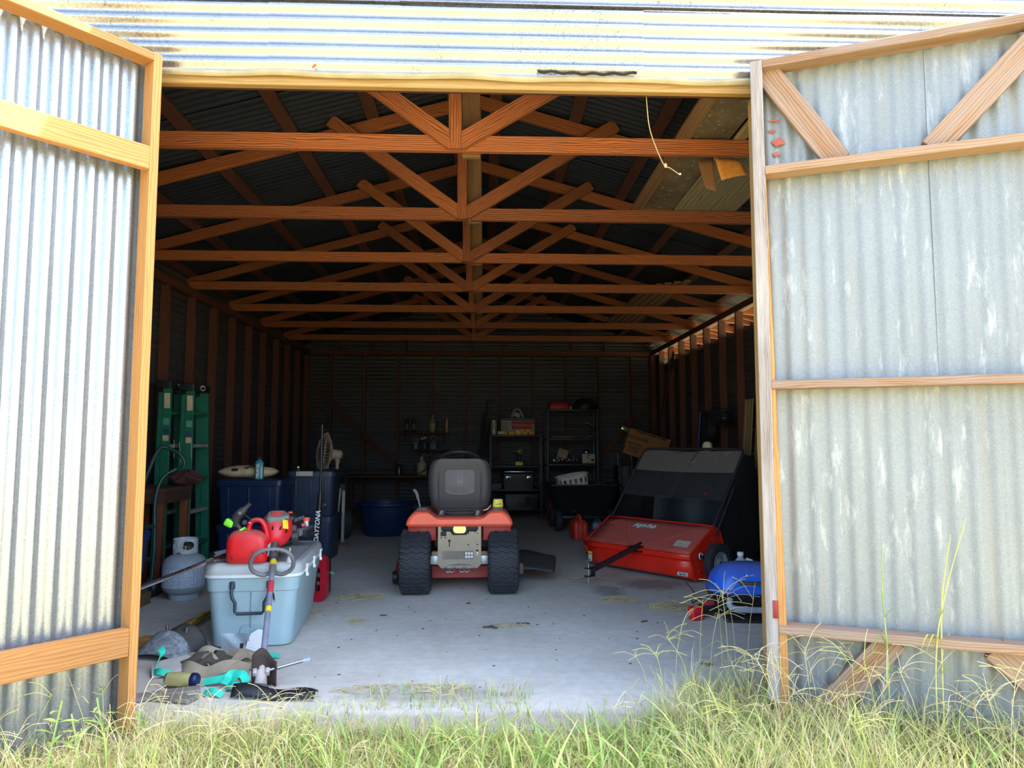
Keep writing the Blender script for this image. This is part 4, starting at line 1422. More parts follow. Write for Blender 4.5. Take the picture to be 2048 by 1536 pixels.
# seat and springs
b = B()
secs = []
for z, w, yo, d in ((.67, .40, .02, .10), (.70, .455, .0, .12), (.78, .50, -.015, .13), (.90, .515, -.03, .13), (.98, .505, -.04, .125), (1.035, .475, -.05, .11), (1.065, .42, -.055, .09), (1.080, .33, -.058, .05)):
    secs.append((z, w, d, .055, 0, yo + d / 2 - .08))
b.rloft(secs, 6)
M_SEAT = pm('seat_vinyl', '#3b3a3c', .5, var=.1, scale=40, bump=.1, dust=.2)
st = b.obj('seat', M_SEAT, mw)
b = B()
b.rloft([(.66, .42, .40, .10, 0, .24), (.70, .48, .46, .12, 0, .24), (.76, .47, .45, .12, 0, .24), (.785, .42, .40, .10, 0, .24)], 6)
b.obj('seat_cushion', M_SEAT, st)
ysb = -.118
b = B()
pan = rrect(.24, .19, .03, 5)
pan = [(x, z * (1.0) - (.018 * (1 - (x / .12) ** 2) if z < 0 else 0)) for x, z in pan]
b.prism(pan, .006, tr(0, ysb + .003, .90) @ rot(x=90 + 6), bev=.002)
pn = b.obj('seat_panel', pm('seat_panel_grey', '#5b5856', .6, dust=.3), st)
MS = tr(0, ysb - .0045, .90) @ rot(x=90 + 6)
M_EMB = pm('emblem_grey', '#8b8784', .5)
b = B(MS)
sh_ = [(-.024, .022), (.024, .022), (.026, -.005), (.018, -.028), (.0, -.034), (-.018, -.028), (-.026, -.005)]
b.tube([(x, z, .0) for x, z in sh_], .0022, 6, closed=True)
for x in (-.02, 0, .02):
    b.tube([(x, .022, 0), (x * 1.25, .036, 0)], .002, 6)
for x in (-.013, .013):
    b.tube([(x, .035, 0), (x, .085, 0)], .002, 6)
b.tube([(-.018, -.100 + .012, 0), (0, -.098, 0), (.018, -.088, 0)], .001, 4)
b.obj('emblem_outline', M_EMB, pn)
text('H', .042, M_EMB, pn, MS @ tr(0, -.004, .001), bold=.001)
b = B(MS)
b.tube([(-.115, -.075, 0), (-.06, -.098, 0), (0, -.106, 0), (.06, -.098, 0), (.115, -.075, 0)], .0025, 6)
b.obj('panel_seam', M_EMB, pn)
for s in (-1, 1):
    B().tube([(s * .165, ysb + .012, .70), (s * .172, ysb + .002, .86), (s * .165, ysb - .0, 1.0)], .003, 6).obj('seam', pm('seam_dark', '#3a3938', .7), st)
    b = B()
    hx = [(s * .145 + .028 * math.cos(k * .8), -.06 + .028 * math.sin(k * .8), .625 + k * .0012) for k in range(32)]
    b.tube(hx, .004, 5)
    b.obj('seat_spring', M_STEEL, mw)
b = B()
b.box((0, -.06, .668), (.36, .03, .012), bev=.004)
b.box((0, .0, .652), (.32, .14, .01), bev=.003)
b.box((0, .06, .632), (.26, .1, .03), bev=.005)
b.obj('seat_bracket', M_BLACK, mw)
B().tube(bez([(.19, -.07, .665), (.225, -.05, .675), (.25, 0, .70)], 4), .004, 6).obj('cable', M_WHITE, mw)
# steering wheel and console, hood in front
b = B()
Mst = tr(-.02, .70, 1.04) @ rot(x=-28)
b.tube([(.185 * math.cos(k * PI / 24), .185 * math.sin(k * PI / 24), 0) for k in range(48)], .017, 10, closed=True, M=Mst)
for a in (90, 210, 330):
    b.tube([(0, 0, -.01), (.18 * math.cos(RAD(a)), .18 * math.sin(RAD(a)), 0)], .013, 8, M=Mst)
b.lathe([(.0, -.02), (.05, -.02), (.05, .01), (.0, .018)], 20, Mst)
b.obj('steering_wheel', pm('wheel_black', '#2b2f33', .5), mw)
B().tube([(-.02, .71, 1.03), (-.02, .85, .80)], .03, 12).obj('steering_column', M_BLACK, mw)
b = B()
b.rloft([(.45, .50, .70, .08, 0, 1.15), (.70, .50, .70, .10, 0, 1.15), (.82, .44, .64, .12, 0, 1.14), (.87, .34, .54, .12, 0, 1.12)], 5)
b.obj('hood', M_MRED, mw)
# lift lever
B().tube([(-.325, .05, .67), (-.345, .05, .755)], .007, 8).obj('lever_rod', M_STEEL, mw)
B().tube([(-.343, .05, .745), (-.355, .05, .79), (-.372, .05, .818), (-.385, .05, .822)], [.013, .014, .014, .011], 10).obj('lever_grip', pm('grip_grey', '#6f6c68', .6), mw)
# deck and discharge chute
b = B()
b.rloft([(.09, 1.04, .95, .22, -.02, .62), (.10, 1.08, .98, .24, -.02, .62), (.19, 1.06, .96, .24, -.02, .62), (.215, .96, .86, .22, -.02, .62)], 6)
b.obj('deck', M_MRED2, mw)
B().lathe([(.01, -.015), (.05, -.02), (.055, 0), (.05, .02), (.01, .015)], 20, tr(-.55, .30, .075) @ rot(y=90)).obj('gauge_wheel', M_BLACK, mw)
b = B()
b.grid(lambda a, c: (.47 + .34 * a + .03 * math.sin(c * 3), .34 + .46 * c, .09 + (.155 - .045 * a) * math.sin(PI * (.06 + .72 * c)) + .01 * math.sin(a * 5)), 12, 14)
b.obj('discharge_chute', pm('chute_black', '#26282b', .5, dust=.08), mw, solid=.006)
B().box((.50, .30, .14), (.07, .05, .09), bev=.01).obj('chute_hinge', pm('chute_hinge', '#8a6d5c', .7), mw)

yc = T('drink_can', 'small crushed yellow can standing on the right fender of the mower', 'can', (.112, 5.915, .6845), 10)
B().lathe([(.0, 0), (.034, 0), (.038, .006), (.038, .03), (.034, .045), (.036, .058), (.030, .064), (.026, .066), (.0, .062)], 20, Matrix.Diagonal((1.15, .9, 1, 1))).obj('body', pm('can_pale_yellow', '#e3d85a', .45, var=.2, scale=40), yc)
B().tube([(-.02, -.0345, .02), (-.008, -.0355, .03), (.0, -.0355, .02), (.01, -.0352, .032), (.02, -.0342, .022)], .0022, 5).obj('print_mark', M_INK, yc)
# ------------------------------------------------------------------ tow-behind lawn sweeper
MSW = frame((1.392, 6.645, 0), (.616, -.788, 0), z=(0, 0, 1))
sw = T('lawn_sweeper', 'red tow behind lawn sweeper with black hopper bag beside the right wall', 'lawn sweeper', (0, 0, 0), R=MSW)
M_SRED = pm('sweeper_red', '#e22a18', .33, var=.08)
M_SDUST = pm('sweeper_dusty_red', '#b8463a', .55, var=.15, scale=5, dust=.25, dustcol='#b08478')
M_BAG = pm('bag_black', '#17181b', .7, var=.3, scale=4)
HW = .615
def panel(b, pts, x0, x1, th=.004):
    """sheet following a (y,z) polyline, from x0 to x1"""
    b.grid(lambda a, c: (x0 + (x1 - x0) * a, *_lerp(pts, c)), 6, (len(pts) - 1) * 3)
def _lerp(pts, c):
    t = c * (len(pts) - 1)
    i = min(int(t), len(pts) - 2)
    f_ = t - i
    return (pts[i][0] * (1 - f_) + pts[i + 1][0] * f_, pts[i][1] * (1 - f_) + pts[i + 1][1] * f_)
b = B(); panel(b, [(.045, .035), (.02, .05), (.005, .12), (.012, .20)], -HW, HW); b.obj('front_panel', M_SRED, sw, 50, solid=.003)
b = B(); panel(b, [(.012, .20), (-.022, .205), (-.025, .245), (-.012, .25)], -HW - .02, HW + .01); b.obj('front_lip', M_SRED, sw, 30, solid=.004)
b = B(); panel(b, [(-.012, .25), (.15, .355), (.335, .462)], -HW - .01, HW); tp = b.obj('top_panel', M_SDUST, sw, 50, solid=.003)
b = B(); panel(b, [(.332, .458), (.345, .472), (.36, .462)], -HW - .01, HW); b.obj('top_edge', M_SRED, sw, 50, solid=.004)
sidep = [(.045, .03), (-.015, .21), (-.02, .25), (.34, .465), (.43, .42), (.50, .25), (.46, .08), (.36, .03)]
for s in (-1, 1):
    b = B()
    b.prism(sidep, .006, Matrix(((0, 0, 1, s * HW - .003), (1, 0, 0, 0), (0, 1, 0, 0), (0, 0, 0, 1))))
    sd = b.obj('side_plate', M_SRED, sw)
    b = B()
    b.tube([(s * HW, y, z) for y, z in sidep], .008, 6, closed=True)
    b.obj('flange', M_SRED, sd)
    for y, z in ((.30, .40), (.33, .36), (.12, .10)):
        B().cyl((s * (HW + .004), y, z), (s * (HW + .010), y, z), .008, .008, 8).obj('bolt', M_STEEL, sd)
    wl_ = B().lathe(tyre_profile(.165, .075, .095), 36, tr(s * (HW + .085), .27, .165) @ rot(y=90), caps=False).obj('wheel', M_TIRE, sw)
    b = B()
    for k in range(40):
        a = 2 * PI * k / 40
        for q in (-.02, .02):
            b.box((s * (HW + .085) + q, .27 + .166 * math.cos(a + q * 4), .165 + .166 * math.sin(a + q * 4)), (.03, .014, .008), rot(x=math.degrees(a + q * 4) - 90))
    b.obj('tread', M_TIRE, wl_)
    B().lathe([(.025, -.02), (.06, -.016), (.085, -.03), (.097, -.034), (.097, .034), (.085, .03), (.06, .016), (.025, .03), (.02, .03), (.02, -.02)], 28, tr(s * (HW + .085), .27, .165) @ rot(y=90), caps=False).obj('rim', pm('rim_grey', '#8f9799', .45), wl_)
    B().cyl((s * (HW + .0), .27, .165), (s * (HW + .11), .27, .165), .019, .019, 12).obj('axle', M_BLACK, wl_)
B().tube([(HW + .03 , .10 + .025 * math.cos(a * .6), .235 + .025 * math.sin(a * .6)) for a in range(9)], .005, 6).obj('lynch_pin', M_WHITE, sw)
B().cyl((HW, .10, .225), (HW + .05, .10, .225), .016, .016, 10).obj('height_knob', M_BLACK, sw)
B().lathe([(.0, -HW + .02), (.10, -HW + .02), (.10, HW - .02), (.0, HW - .02)], 20, tr(0, .26, .17) @ rot(y=90)).obj('brush', pm('brush_dark', '#1a1a1a', .9), sw)
# decals
sl = math.atan2(.462 - .25, .335 + .012)
MD = lambda x, t, off=.003: tr(x, -.012 + .347 * t - off * math.sin(sl), .25 + .212 * t + off * math.cos(sl)) @ rot(x=math.degrees(sl))
B().box((0, 0, 0), (.30, .07, .001)).obj('decal_ground', pm('decal_smear', '#8a7268', .7, var=.3, scale=20), tp, M=MD(-.085, .76, .0075))
text('Agri-Fab', .075, M_PRINT, tp, MD(-.085, .76, .009), shear=.2, bold=.001)
B().box((0, 0, 0), (.15, .085, .001)).obj('warning_label', pm('label_pale', '#c0b7a6', .6, var=.2, scale=30), tp, M=MD(.46, .30, .0085))
B().box((.52, .005, .075), (.11, .0015, .03), rot(x=-6)).obj('maker_label', pm('label_white', '#c9c9c4', .5), sw)
text('Agri-Fab', .022, M_INK, sw, tr(.52, .0035, .075) @ rot(x=84), bold=.0005)
B().box((-.575, .004, .10), (.05, .0015, .09), rot(x=-3)).obj('caution_sticker', pm('sticker_pale', '#d9d4c4', .5), sw)
B().box((-.575, .0035, .135), (.05, .0015, .022), rot(x=-3)).obj('caution_stripe', M_YEL, sw)
cp_ = [(-.52, .72), (-.44, .86), (-.33, .80), (-.18, .30), (-.08, .05), (.02, .04), (.16, .22), (.38, .62), (.50, .72)]
B().tube(bez([(x, -.012 + .347 * t - .004, .25 + .212 * t + .006) for x, t in cp_], 5), .003, 6).obj('pull_cord', pm('cord_red', '#c2473a', .7), sw)
# drawbar
b = B()
b.box((.04, -.03, .262), (.12, .10, .012), bev=.003)
b.box((.04, -.035, .222), (.14, .06, .012), bev=.003)
b.obj('drawbar_bracket', M_BLACK, sw)
board('drawbar', (.03, .06, .275), (.115, -.70, .135), .04, .035, pm('drawbar_black', '#2a2526', .5), sw)
b = B()
b.box((.115, -.72, .155), (.05, .10, .008), bev=.002)
b.box((.118, -.735, .09), (.05, .08, .008), bev=.002)
b.box((.118, -.69, .122), (.05, .008, .07), bev=.002)
b.obj('clevis', M_BLACK, sw)
B().cyl((.12, -.745, .04), (.12, -.745, .20), .009, .009, 10).tube([(.12 + .02 * math.cos(k), -.745, .215 + .02 * math.sin(k)) for k in range(7)], .004, 6).obj('hitch_pin', M_STEEL, sw)
# hopper: frame, bag, mesh windscreen
M_FRAME = pm('hopper_tube', '#35363a', .45, .3)
b = B()
for s in (-1, 1):
    b.tube([(s * .60, .34, .44), (s * .60, .62, .79), (s * .60, .84, 1.075)], .0135, 8)
b.tube(bez([(-.60, .82, 1.05), (-.595, .875, 1.115), (-.55, .895, 1.14), (-.3, .90, 1.145), (.3, .90, 1.145), (.55, .895, 1.14), (.595, .875, 1.115), (.60, .82, 1.05)], 4), .0135, 8)
b.obj('hopper_frame', M_FRAME, sw)
B().tube([(.63, .36, .40), (.63, .66, .80)], .011, 8).obj('lift_arm', M_FRAME, sw)
bag = [(.37, .42), (.55, .66), (.86, 1.10), (1.02, 1.08), (1.16, .62), (1.14, .20), (.95, .13), (.52, .12)]
for s in (-1, 1):
    def sidef(a, c, s=s):
        cy, cz = .82, .52
        y, z = _lerp(bag + [bag[0]], a)
        bulge = .05 * math.sin(c * PI) * 0 + .045 * (1 - c) * math.sin(a * 9 + s)
        return (s * (.605 - .0 * c) + s * (.03 * (1 - (2 * c - 1) ** 2)) * .6, cy + (y - cy) * c, cz + (z - cz) * c)
    B().grid(sidef, 40, 8).obj('bag_side', M_BAG, sw, 80)
b = B()
back = [(.86, 1.11), (1.02, 1.08), (1.16, .62), (1.14, .20), (.95, .13), (.52, .12), (.42, .20)]
b.grid(lambda a, c: (-.60 + 1.2 * a, _lerp(back, c)[0] + .025 * math.sin(a * PI * 3 + c * 4), _lerp(back, c)[1] + .012 * math.sin(a * PI * 5 + c * 7)), 24, 30)
b.obj('bag_back', M_BAG, sw, 80)
def mesh_mat(name, col, alpha):
    t = NT(name)
    t.set(C(col), .8)
    tr_ = t.n('BsdfTransparent')
    mx = t.n('MixShader')
    mx.inputs[0].default_value = alpha
    t.l(tr_.outputs[0], mx.inputs[1])
    t.l(t.b.outputs[0], mx.inputs[2])
    t.l(mx.outputs[0], t.out.inputs['Surface'])
    return t.m
ys_, zs_ = lambda q: .34 + .555 * q, lambda q: .445 + .69 * q
b = B()
b.grid(lambda a, c: (-.59 + 1.18 * a, ys_(.70 + .295 * c) - .012 * math.sin(a * PI), zs_(.70 + .295 * c) - .010 * math.sin(a * PI)), 16, 6)
b.obj('windscreen', mesh_mat('screen_grey', '#6b6660', .82), sw, 60)
b = B()
b.grid(lambda a, c: (-.59 + 1.18 * a, ys_(.34 + .36 * c) + .01 - .010 * math.sin(a * PI), zs_(.34 + .36 * c) - .010 * math.sin(a * PI)), 16, 6)
b.obj('mesh_screen', mesh_mat('screen_dark', '#4a4a4c', .35), sw, 60)
b = B()
b.grid(lambda a, c: (-.30 + .82 * a, .62 + .05 * c + .02 * math.sin(a * 11), .35 + .33 * c - .02 * a), 20, 4)
b.obj('inner_flap', pm('flap_navy', '#1d2127', .6), sw, 60)
B().tube(bez([(.10, .91, 1.15), (.06, .80, 1.02), (.0, .68, .85), (-.01, .55, .68), (.03, .42, .54), (.10, .36, .47)], 6), .006, 6).obj('dump_rope', M_BLACK, sw)
B().tube(bez([(.30, .80, 1.0), (.40, .70, .88), (.45, .60, .76), (.50, .58, .72)], 6), .004, 6).obj('thin_rope', M_BLACK, sw)
B().sph((.36, .60, .73), .014, 10, 8).obj('red_reflector', pm('reflector_red', '#c01428', .25), sw)
b = B()
for x, y, l in ((.12, .885, .05), (.42, .87, .03), (.33, .83, .02), (.05, .80, .06)):
    q = (y - .34) / .555
    b.tube([(x, y - .02, zs_(q) + .002), (x + l * .4, y - .03, zs_(q) - .012), (x + l, y + .0, zs_(q) + .012)], .0025, 4)
b.obj('dry_twigs', pm('twig', '#b5a078', .9), sw)
# ------------------------------------------------------------------ right foreground
gr = T('kettle_grill', 'portable grill with domed blue lid at the right doorpost', 'grill', (1.845, 5.06, 0), -6)
M_BLUE = pm('grill_blue', '#1a63d8', .32, var=.06, dust=.30, dustcol='#8a8078')
b = B()
b.rloft([(.185, .54, .40, .12), (.20, .55, .41, .13), (.212, .51, .37, .13), (.25, .505, .365, .14), (.295, .475, .335, .14), (.335, .41, .27, .12), (.362, .31, .18, .085), (.372, .20, .10, .05)], 8)
lid = b.obj('lid', M_BLUE, gr)
B().box((.0, -.19, .258), (.20, .03, .018), rot(x=8), bev=.006).obj('lid_handle', pm('handle_olive', '#4b4a3c', .6), lid)
B().tube([(-.03 + .012 * math.cos(k), -.166, .30 + .012 * math.sin(k)) for k in range(6)], .003, 6).obj('padlock_clip', M_STEEL, lid)
B().rloft([(.045, .40, .26, .08), (.07, .46, .32, .10), (.17, .53, .39, .12), (.185, .54, .40, .12)], 8).obj('bowl', M_BLACK, gr)
b = B()
b.tube(bez([(-.16, -.19, .155), (-.17, -.215, .12), (-.13, -.225, .095), (.0, -.23, .09), (.13, -.225, .095), (.2, -.2, .12)], 5), .013, 8, flat=(1.6, 1))
b.obj('front_rail', pm('rail_grey', '#8e969c', .5), gr)
for s in (-1, 1):
    b = B()
    b.tube(bez([(s * .18, -.17, .10), (s * .20, -.19, .04), (s * .16, -.21, .012), (-s * .02, -.215, .012)], 5), .011, 8)
    b.obj('leg', M_BLACK, gr)
    b = B()
    b.tube(bez([(s * .18, .15, .10), (s * .20, .17, .04), (s * .16, .18, .012), (-s * .02, .185, .012)], 5), .011, 8)
    b.obj('leg', M_BLACK, gr)
B().rloft([(.012, .34, .30, .05), (.035, .36, .32, .06), (.045, .30, .26, .05)], 4).obj('drip_tray', M_BLACK, gr)

jg = T('plastic_jug', 'translucent white jug with white cap standing behind the blue grill', 'jug', (2.05, 5.74, 0), 20)
B().rloft([(.0, .14, .14, .03), (.01, .155, .155, .035), (.19, .155, .155, .035), (.22, .14, .14, .04), (.28, .07, .07, .033), (.295, .042, .042, .02), (.315, .042, .042, .02)], 5).obj('body', pm('jug_white', '#cfd6da', .4, Transmission_Weight=.25), jg)
B().cyl((0, 0, .31), (0, 0, .338), .026, .025, 18).obj('cap', M_WHITE, jg)
B().tube(bez([(.03, -.03, .285), (.065, -.065, .265), (.075, -.075, .21)], 4), .012, 8).obj('handle', pm('jug_white2', '#cfd6da', .4), jg)

td = at(1392, 1240, Z=0)
tl = T('cordless_tool', 'red and black cordless tool lying in straw in front of the blue grill', 'power tool', (td.x, td.y - .0, 0), 10)
b = B()
b.rloft([(.0, .085, .06, .01), (.075, .095, .065, .012), (.085, .085, .055, .01)], 3, tr(0, 0, .005) @ rot(z=8))
b.obj('red_battery', pm('tool_red', '#cf1f2c', .45), tl)
b = B()
b.box((0, -.033, .035), (.05, .004, .05), bev=.002)
b.obj('battery_slot', M_DRED, tl)
b = B()
b.tube([(.03, .06, .05), (.10, .06, .062), (.18, .06, .062), (.24, .06, .05)], [.03, .042, .04, .03], 12)
b.obj('motor_body', M_BLACK, tl)
B().tube([(.07, .06, .070), (.12, .06, .080), (.18, .06, .078)], [.03, .035, .03], 10).obj('red_shell', M_DRED, tl)
B().tube([(.20, .06, .05), (.22, .10, .03)], .03, 10).obj('nose', M_BLACK, tl)
ct = at(1395, 1215, Z=0)
o = B().tube(bez([at(1372, 1165, Z=.02), at(1388, 1185, Z=.03), at(1384, 1205, Z=.01), at(1400, 1197, Z=.012), at(1430, 1192, Z=.012)], 6), .0035, 6).obj('black_cable', M_BLACK)
tag(o, 'thin black cable curling on the slab beside the straw', 'cable')

# ------------------------------------------------------------------ things at mid depth on the right
rc = T('fuel_can', 'orange red fuel can on the slab beside the sweeper', 'gas can', (1.19, 9.08, 0), 8)
M_RC = pm('fuel_red', '#d23a22', .45)
B().rloft([(.0, .17, .23, .03), (.01, .185, .25, .035), (.20, .185, .25, .04), (.235, .15, .21, .04), (.25, .10, .14, .04)], 4).obj('body', M_RC, rc)
B().tube(bez([(0, -.08, .235), (0, -.07, .285), (0, .0, .30), (0, .07, .285), (0, .09, .235)], 4), .016, 8).obj('handle', M_RC, rc)
B().cyl((.03, -.07, .235), (.04, -.09, .28), .022, .020, 12).obj('cap', M_BLACK, rc)
for x in (-.05, .0, .05):
    B().box((x, -.127, .10), (.03, .006, .17), bev=.003).obj('molded_rib', M_RC, rc)
oj = T('oil_jug', 'dark blue grey oil jug next to the orange red fuel can', 'jug', (1.42, 9.05, 0), -5)
B().rloft([(.0, .15, .11, .02), (.01, .16, .12, .03), (.20, .16, .12, .03), (.24, .10, .08, .03), (.255, .05, .05, .02)], 4).obj('body', pm('oil_slate', '#343e4c', .4), oj)
B().cyl((-.01, 0, .25), (-.01, 0, .28), .02, .02, 12).obj('cap', M_BLACK, oj)
B().tube(bez([(.02, 0, .25), (.06, 0, .27), (.09, 0, .24)], 4), .008, 6).obj('handle', M_BLACK, oj)
B().box((0, -.061, .11), (.10, .002, .10)).obj('label', pm('oil_label', '#5b6a80', .6), oj)

dc = T('dump_cart', 'black poly garden dump cart with flared bed between the shelves and sweeper', 'garden cart', (1.36, 10.18, 0), 3)
M_CART = pm('cart_black', '#191b20', .5)
def bed(sc, dz):
    return None
b = B()
outer = [(.20, .62, .50, .06), (.25, .70, .56, .08), (.60, .98, .78, .10), (.625, 1.04, .84, .10), (.64, 1.04, .84, .10)]
inner = [(.64, 1.00, .80, .09), (.60, .94, .74, .09), (.28, .66, .52, .07)]
b.rloft(outer + inner, 4)
b.obj('bed', M_CART, dc)
for x in (-.36, .36):
    for y in (-.26, .26):
        w_ = B().lathe(tyre_profile(.145, .09, .07), 26, tr(x, y, .145) @ rot(y=90), caps=False).obj('wheel', M_TIRE, dc)
        B().lathe([(.0, -.02), (.07, -.03), (.07, .03), (.0, .02)], 18, tr(x, y, .145) @ rot(y=90)).obj('hub', M_DARK, w_)
B().box((0, 0, .18), (.66, .50, .05), bev=.01).obj('chassis', M_CART, dc)
B().tube([(-.1, -.3, .17), (-.2, -.62, .30)], .014, 8).obj('pull_handle', M_BLACK, dc)
bk = T('laundry_basket', 'white slotted plastic laundry basket tilted inside the black cart', 'basket', (1.26, 10.04, .48), R=rot(z=12) @ rot(y=-9))
M_BSK = pm('basket_white', '#cfcabd', .5)
def bas(th, z):
    w, d = .19 + .03 * z, .14 + .03 * z
    e = 3.0
    c, s_ = math.cos(th), math.sin(th)
    q = (abs(c) ** e + abs(s_) ** e) ** (-1 / e)
    return (w * c * q, d * s_ * q, .28 * z)
nu, nv = 72, 12
vs = [bas(2 * PI * i / nu, j / nv) for j in range(nv + 1) for i in range(nu)]
fs = []
for j in range(nv):
    for i in range(nu):
        if i % 4 in (1, 2) and j in (2, 3, 4, 7, 8, 9):
            continue
        fs.append((j * nu + i, j * nu + (i + 1) % nu, (j + 1) * nu + (i + 1) % nu, (j + 1) * nu + i))
fs.append(tuple(range(nu)))
b = B(); b._add(vs, fs); b.obj('basket_wall', M_BSK, bk, 60, solid=.005)
b = B(); b.tube([Vector(bas(2 * PI * i / 48, 1.0)) for i in range(48)], .013, 8, closed=True); b.obj('rim', M_BSK, bk)
crumple('dark_cloth', 'dark crumpled cloth bundled in the cart beside the white basket', 'cloth', (1.64, 10.08, .32), (.12, .15, .30), pm('cloth_slate', '#33373c', .95), 12)

# shelf unit holding the parts bins
def shelf_unit(label, x0, x1, y0, y1, top, levels, mat=M_CART):
    t = T('shelf_unit', label, 'shelf', ((x0 + x1) / 2, (y0 + y1) / 2, 0), 0, 'dark steel shelf units on the back wall')
    w, d = (x1 - x0), (y1 - y0)
    for sx in (-1, 1):
        for sy in (-1, 1):
            B().box((sx * (w / 2 - .02), sy * (d / 2 - .02), top / 2), (.04, .04, top), bev=.006).obj('post', mat, t)
    for z in levels:
        B().box((0, 0, z - .015), (w, d, .03), bev=.006).obj('shelf_board', mat, t)
    return t
M_SHELF = pm('shelf_charcoal', '#24272c', .5)
YS0, YS1 = 11.72, 12.14
shelf_unit('dark shelf unit holding the red and yellow parts bins behind the mower', .08, .95, YS0, YS1, 1.36, (.13, .45, .835, 1.335), M_SHELF)
shelf_unit('taller dark shelf unit with a red can on top right of the parts bins', 1.02, 1.88, YS0, YS1, 1.76, (.13, .45, .86, 1.28, 1.755), M_SHELF)
YI = 11.86
# parts bins
pb = T('parts_bin_rack', 'wall rack of small red and yellow parts bins on the shelf unit', 'bin rack', (.555, YI, 1.336), 0)
B().box((0, .06, .135), (.56, .02, .27), bev=.004).obj('back_panel', pm('rack_tan', '#8f8570', .6), pb)
B().box((0, .0, .265), (.56, .14, .03), bev=.006).obj('top_tray', pm('rack_blue', '#2f3f63', .5), pb)
M_BR, M_BY = pm('bin_red', '#b5262a', .45), pm('bin_yellow', '#d8a52a', .45)
for row, (z, mat, xs) in enumerate(((.175, M_BR, (-.16, -.05, .06, .17, .235)), (.10, M_BR, (-.05, .06, .17)), (.045, M_BY, (.06, .17)), (.0, M_BY, (-.22, -.11, .0, .11, .22)))):
    for x in xs:
        if row == 0 and x == -.16:
            continue
        b = B()
        b.rloft([(.0, .085, .10, .006), (.045, .098, .12, .008)], 2, tr(x, -.01, z + .003))
        b.obj('bin', mat, pb)
for i in range(2):
    for j in range(3):
        B().box((-.25 + i * .05, .048, .10 + j * .05), (.022, .004, .022)).obj('peg_hole', M_INK, pb)
B().box((.0, -.05, .055), (.08, .06, .05), bev=.006).obj('white_bin', pm('bin_pale', '#c9c09a', .5), pb)
js = T('glass_jar', 'tall glass jar of hardware at the left end of the parts bins', 'jar', (.155, YI, 1.336), 0)
B().lathe([(.0, .0), (.05, .0), (.052, .01), (.052, .19), (.046, .20), (.046, .22)], 20).obj('body', pm('jar_glass', '#b9c0a8', .15, Transmission_Weight=.5), js)
B().cyl((0, 0, .22), (0, 0, .245), .05, .05, 20).obj('lid', pm('jar_lid', '#9a9068', .4, .5), js)
o = B().cyl((-.05, 0, .032), (.06, 0, .032), .030, .030, 16).obj('white_tube', pm('tube_white', '#c9c4b4', .5), None, M=tr(.275, YI - .12, 1.336) @ rot(z=-12))
tag(o, 'short white cylinder lying between the glass jar and the parts bins', 'tube')
b = B(); b.tube(bez([(-.09, 0, .0), (-.07, 0, .09), (0, 0, .15), (.07, 0, .09), (.10, 0, .0)], 5), .02, 8); b.box((0, 0, .05), (.12, .05, .08), rot(y=20), bev=.01)
o = b.obj('work_light', pm('clamp_grey', '#8b857a', .5), None, M=tr(.545, YI + .03, 1.617))
tag(o, 'small grey clamp lamp sitting on top of the parts bin rack', 'lamp')
dr = T('cordless_drill', 'lime and black cordless drill upright on the middle shelf', 'drill', (.575, YI, .836), 0)
B().rloft([(.0, .13, .09, .01), (.05, .13, .09, .015), (.06, .10, .07, .01)], 3).obj('battery', pm('drill_lime', '#b9c23a', .5), dr)
B().tube([(0, 0, .055), (.005, 0, .14), (.0, 0, .19)], [.03, .026, .035], 10).obj('grip', M_BLACK, dr)
B().tube([(.02, -.08, .225), (.01, -.02, .225), (.0, .07, .225)], [.03, .042, .038], 12).obj('body', pm('drill_lime', '#b9c23a', .5), dr)
B().cyl((.022, -.08, .225), (.025, -.12, .225), .022, .016, 12).obj('chuck', M_DARK, dr)
tbx = T('tool_box', 'black tool box with two bright latches and silver handle bar', 'tool box', (.56, YI - .02, .451), 0)
B().rloft([(.0, .50, .26, .02), (.19, .52, .28, .02)], 3).obj('body', M_BLACK, tbx)
B().rloft([(.19, .53, .29, .02), (.25, .51, .27, .03), (.265, .46, .22, .03)], 3).obj('lid', M_BLACK, tbx)
for s in (-1, 1):
    l_ = B().box((s * .17, -.15, .19), (.09, .018, .05), bev=.006).obj('latch', M_STEEL, tbx)
    B().box((s * .17, -.162, .185), (.03, .006, .03), bev=.002).obj('latch_eye', M_INK, l_)
B().box((.0, -.148, .285), (.47, .025, .016), bev=.004).obj('handle_bar', M_STEEL, tbx)
B().rloft([(0, .17, .16, .01), (.09, .20, .18, .012)], 3).obj('plastic_tray', pm('tray_grey', '#4a5258', .5), None, M=tr(.19, YI, .451))
tag(bpy.data.objects['plastic_tray'], 'small grey plastic tray beside the black tool box', 'tray')
cs = T('chrome_case', 'shiny metal sided case with dark lid under the tool box shelf', 'case', (.60, YI - .16, .131), 3)
B().rloft([(.0, .52, .26, .02), (.20, .55, .28, .02)], 3).obj('body', pm('case_mirror', '#b5b8b4', .12, 1.0, var=.15, scale=6, bump=.25), cs)
B().rloft([(.20, .57, .30, .02), (.25, .57, .30, .02), (.262, .52, .25, .02)], 3).obj('lid', M_BLACK, cs)
for x in (-.16, .19):
    B().box((x, -.148, .215), (.03, .02, .07), bev=.004).obj('latch', M_DARK, cs)
o = B().lathe([(.0, 0), (.05, 0), (.052, .01), (.052, .22), (.03, .26), (.016, .27), (.016, .30), (.0, .30)], 18).obj('red_canister', pm('canister_red', '#a81c2c', .4), None, M=tr(1.04, 11.35, 0))
tag(o, 'slim red canister on the slab at the foot of the shelf units', 'canister')
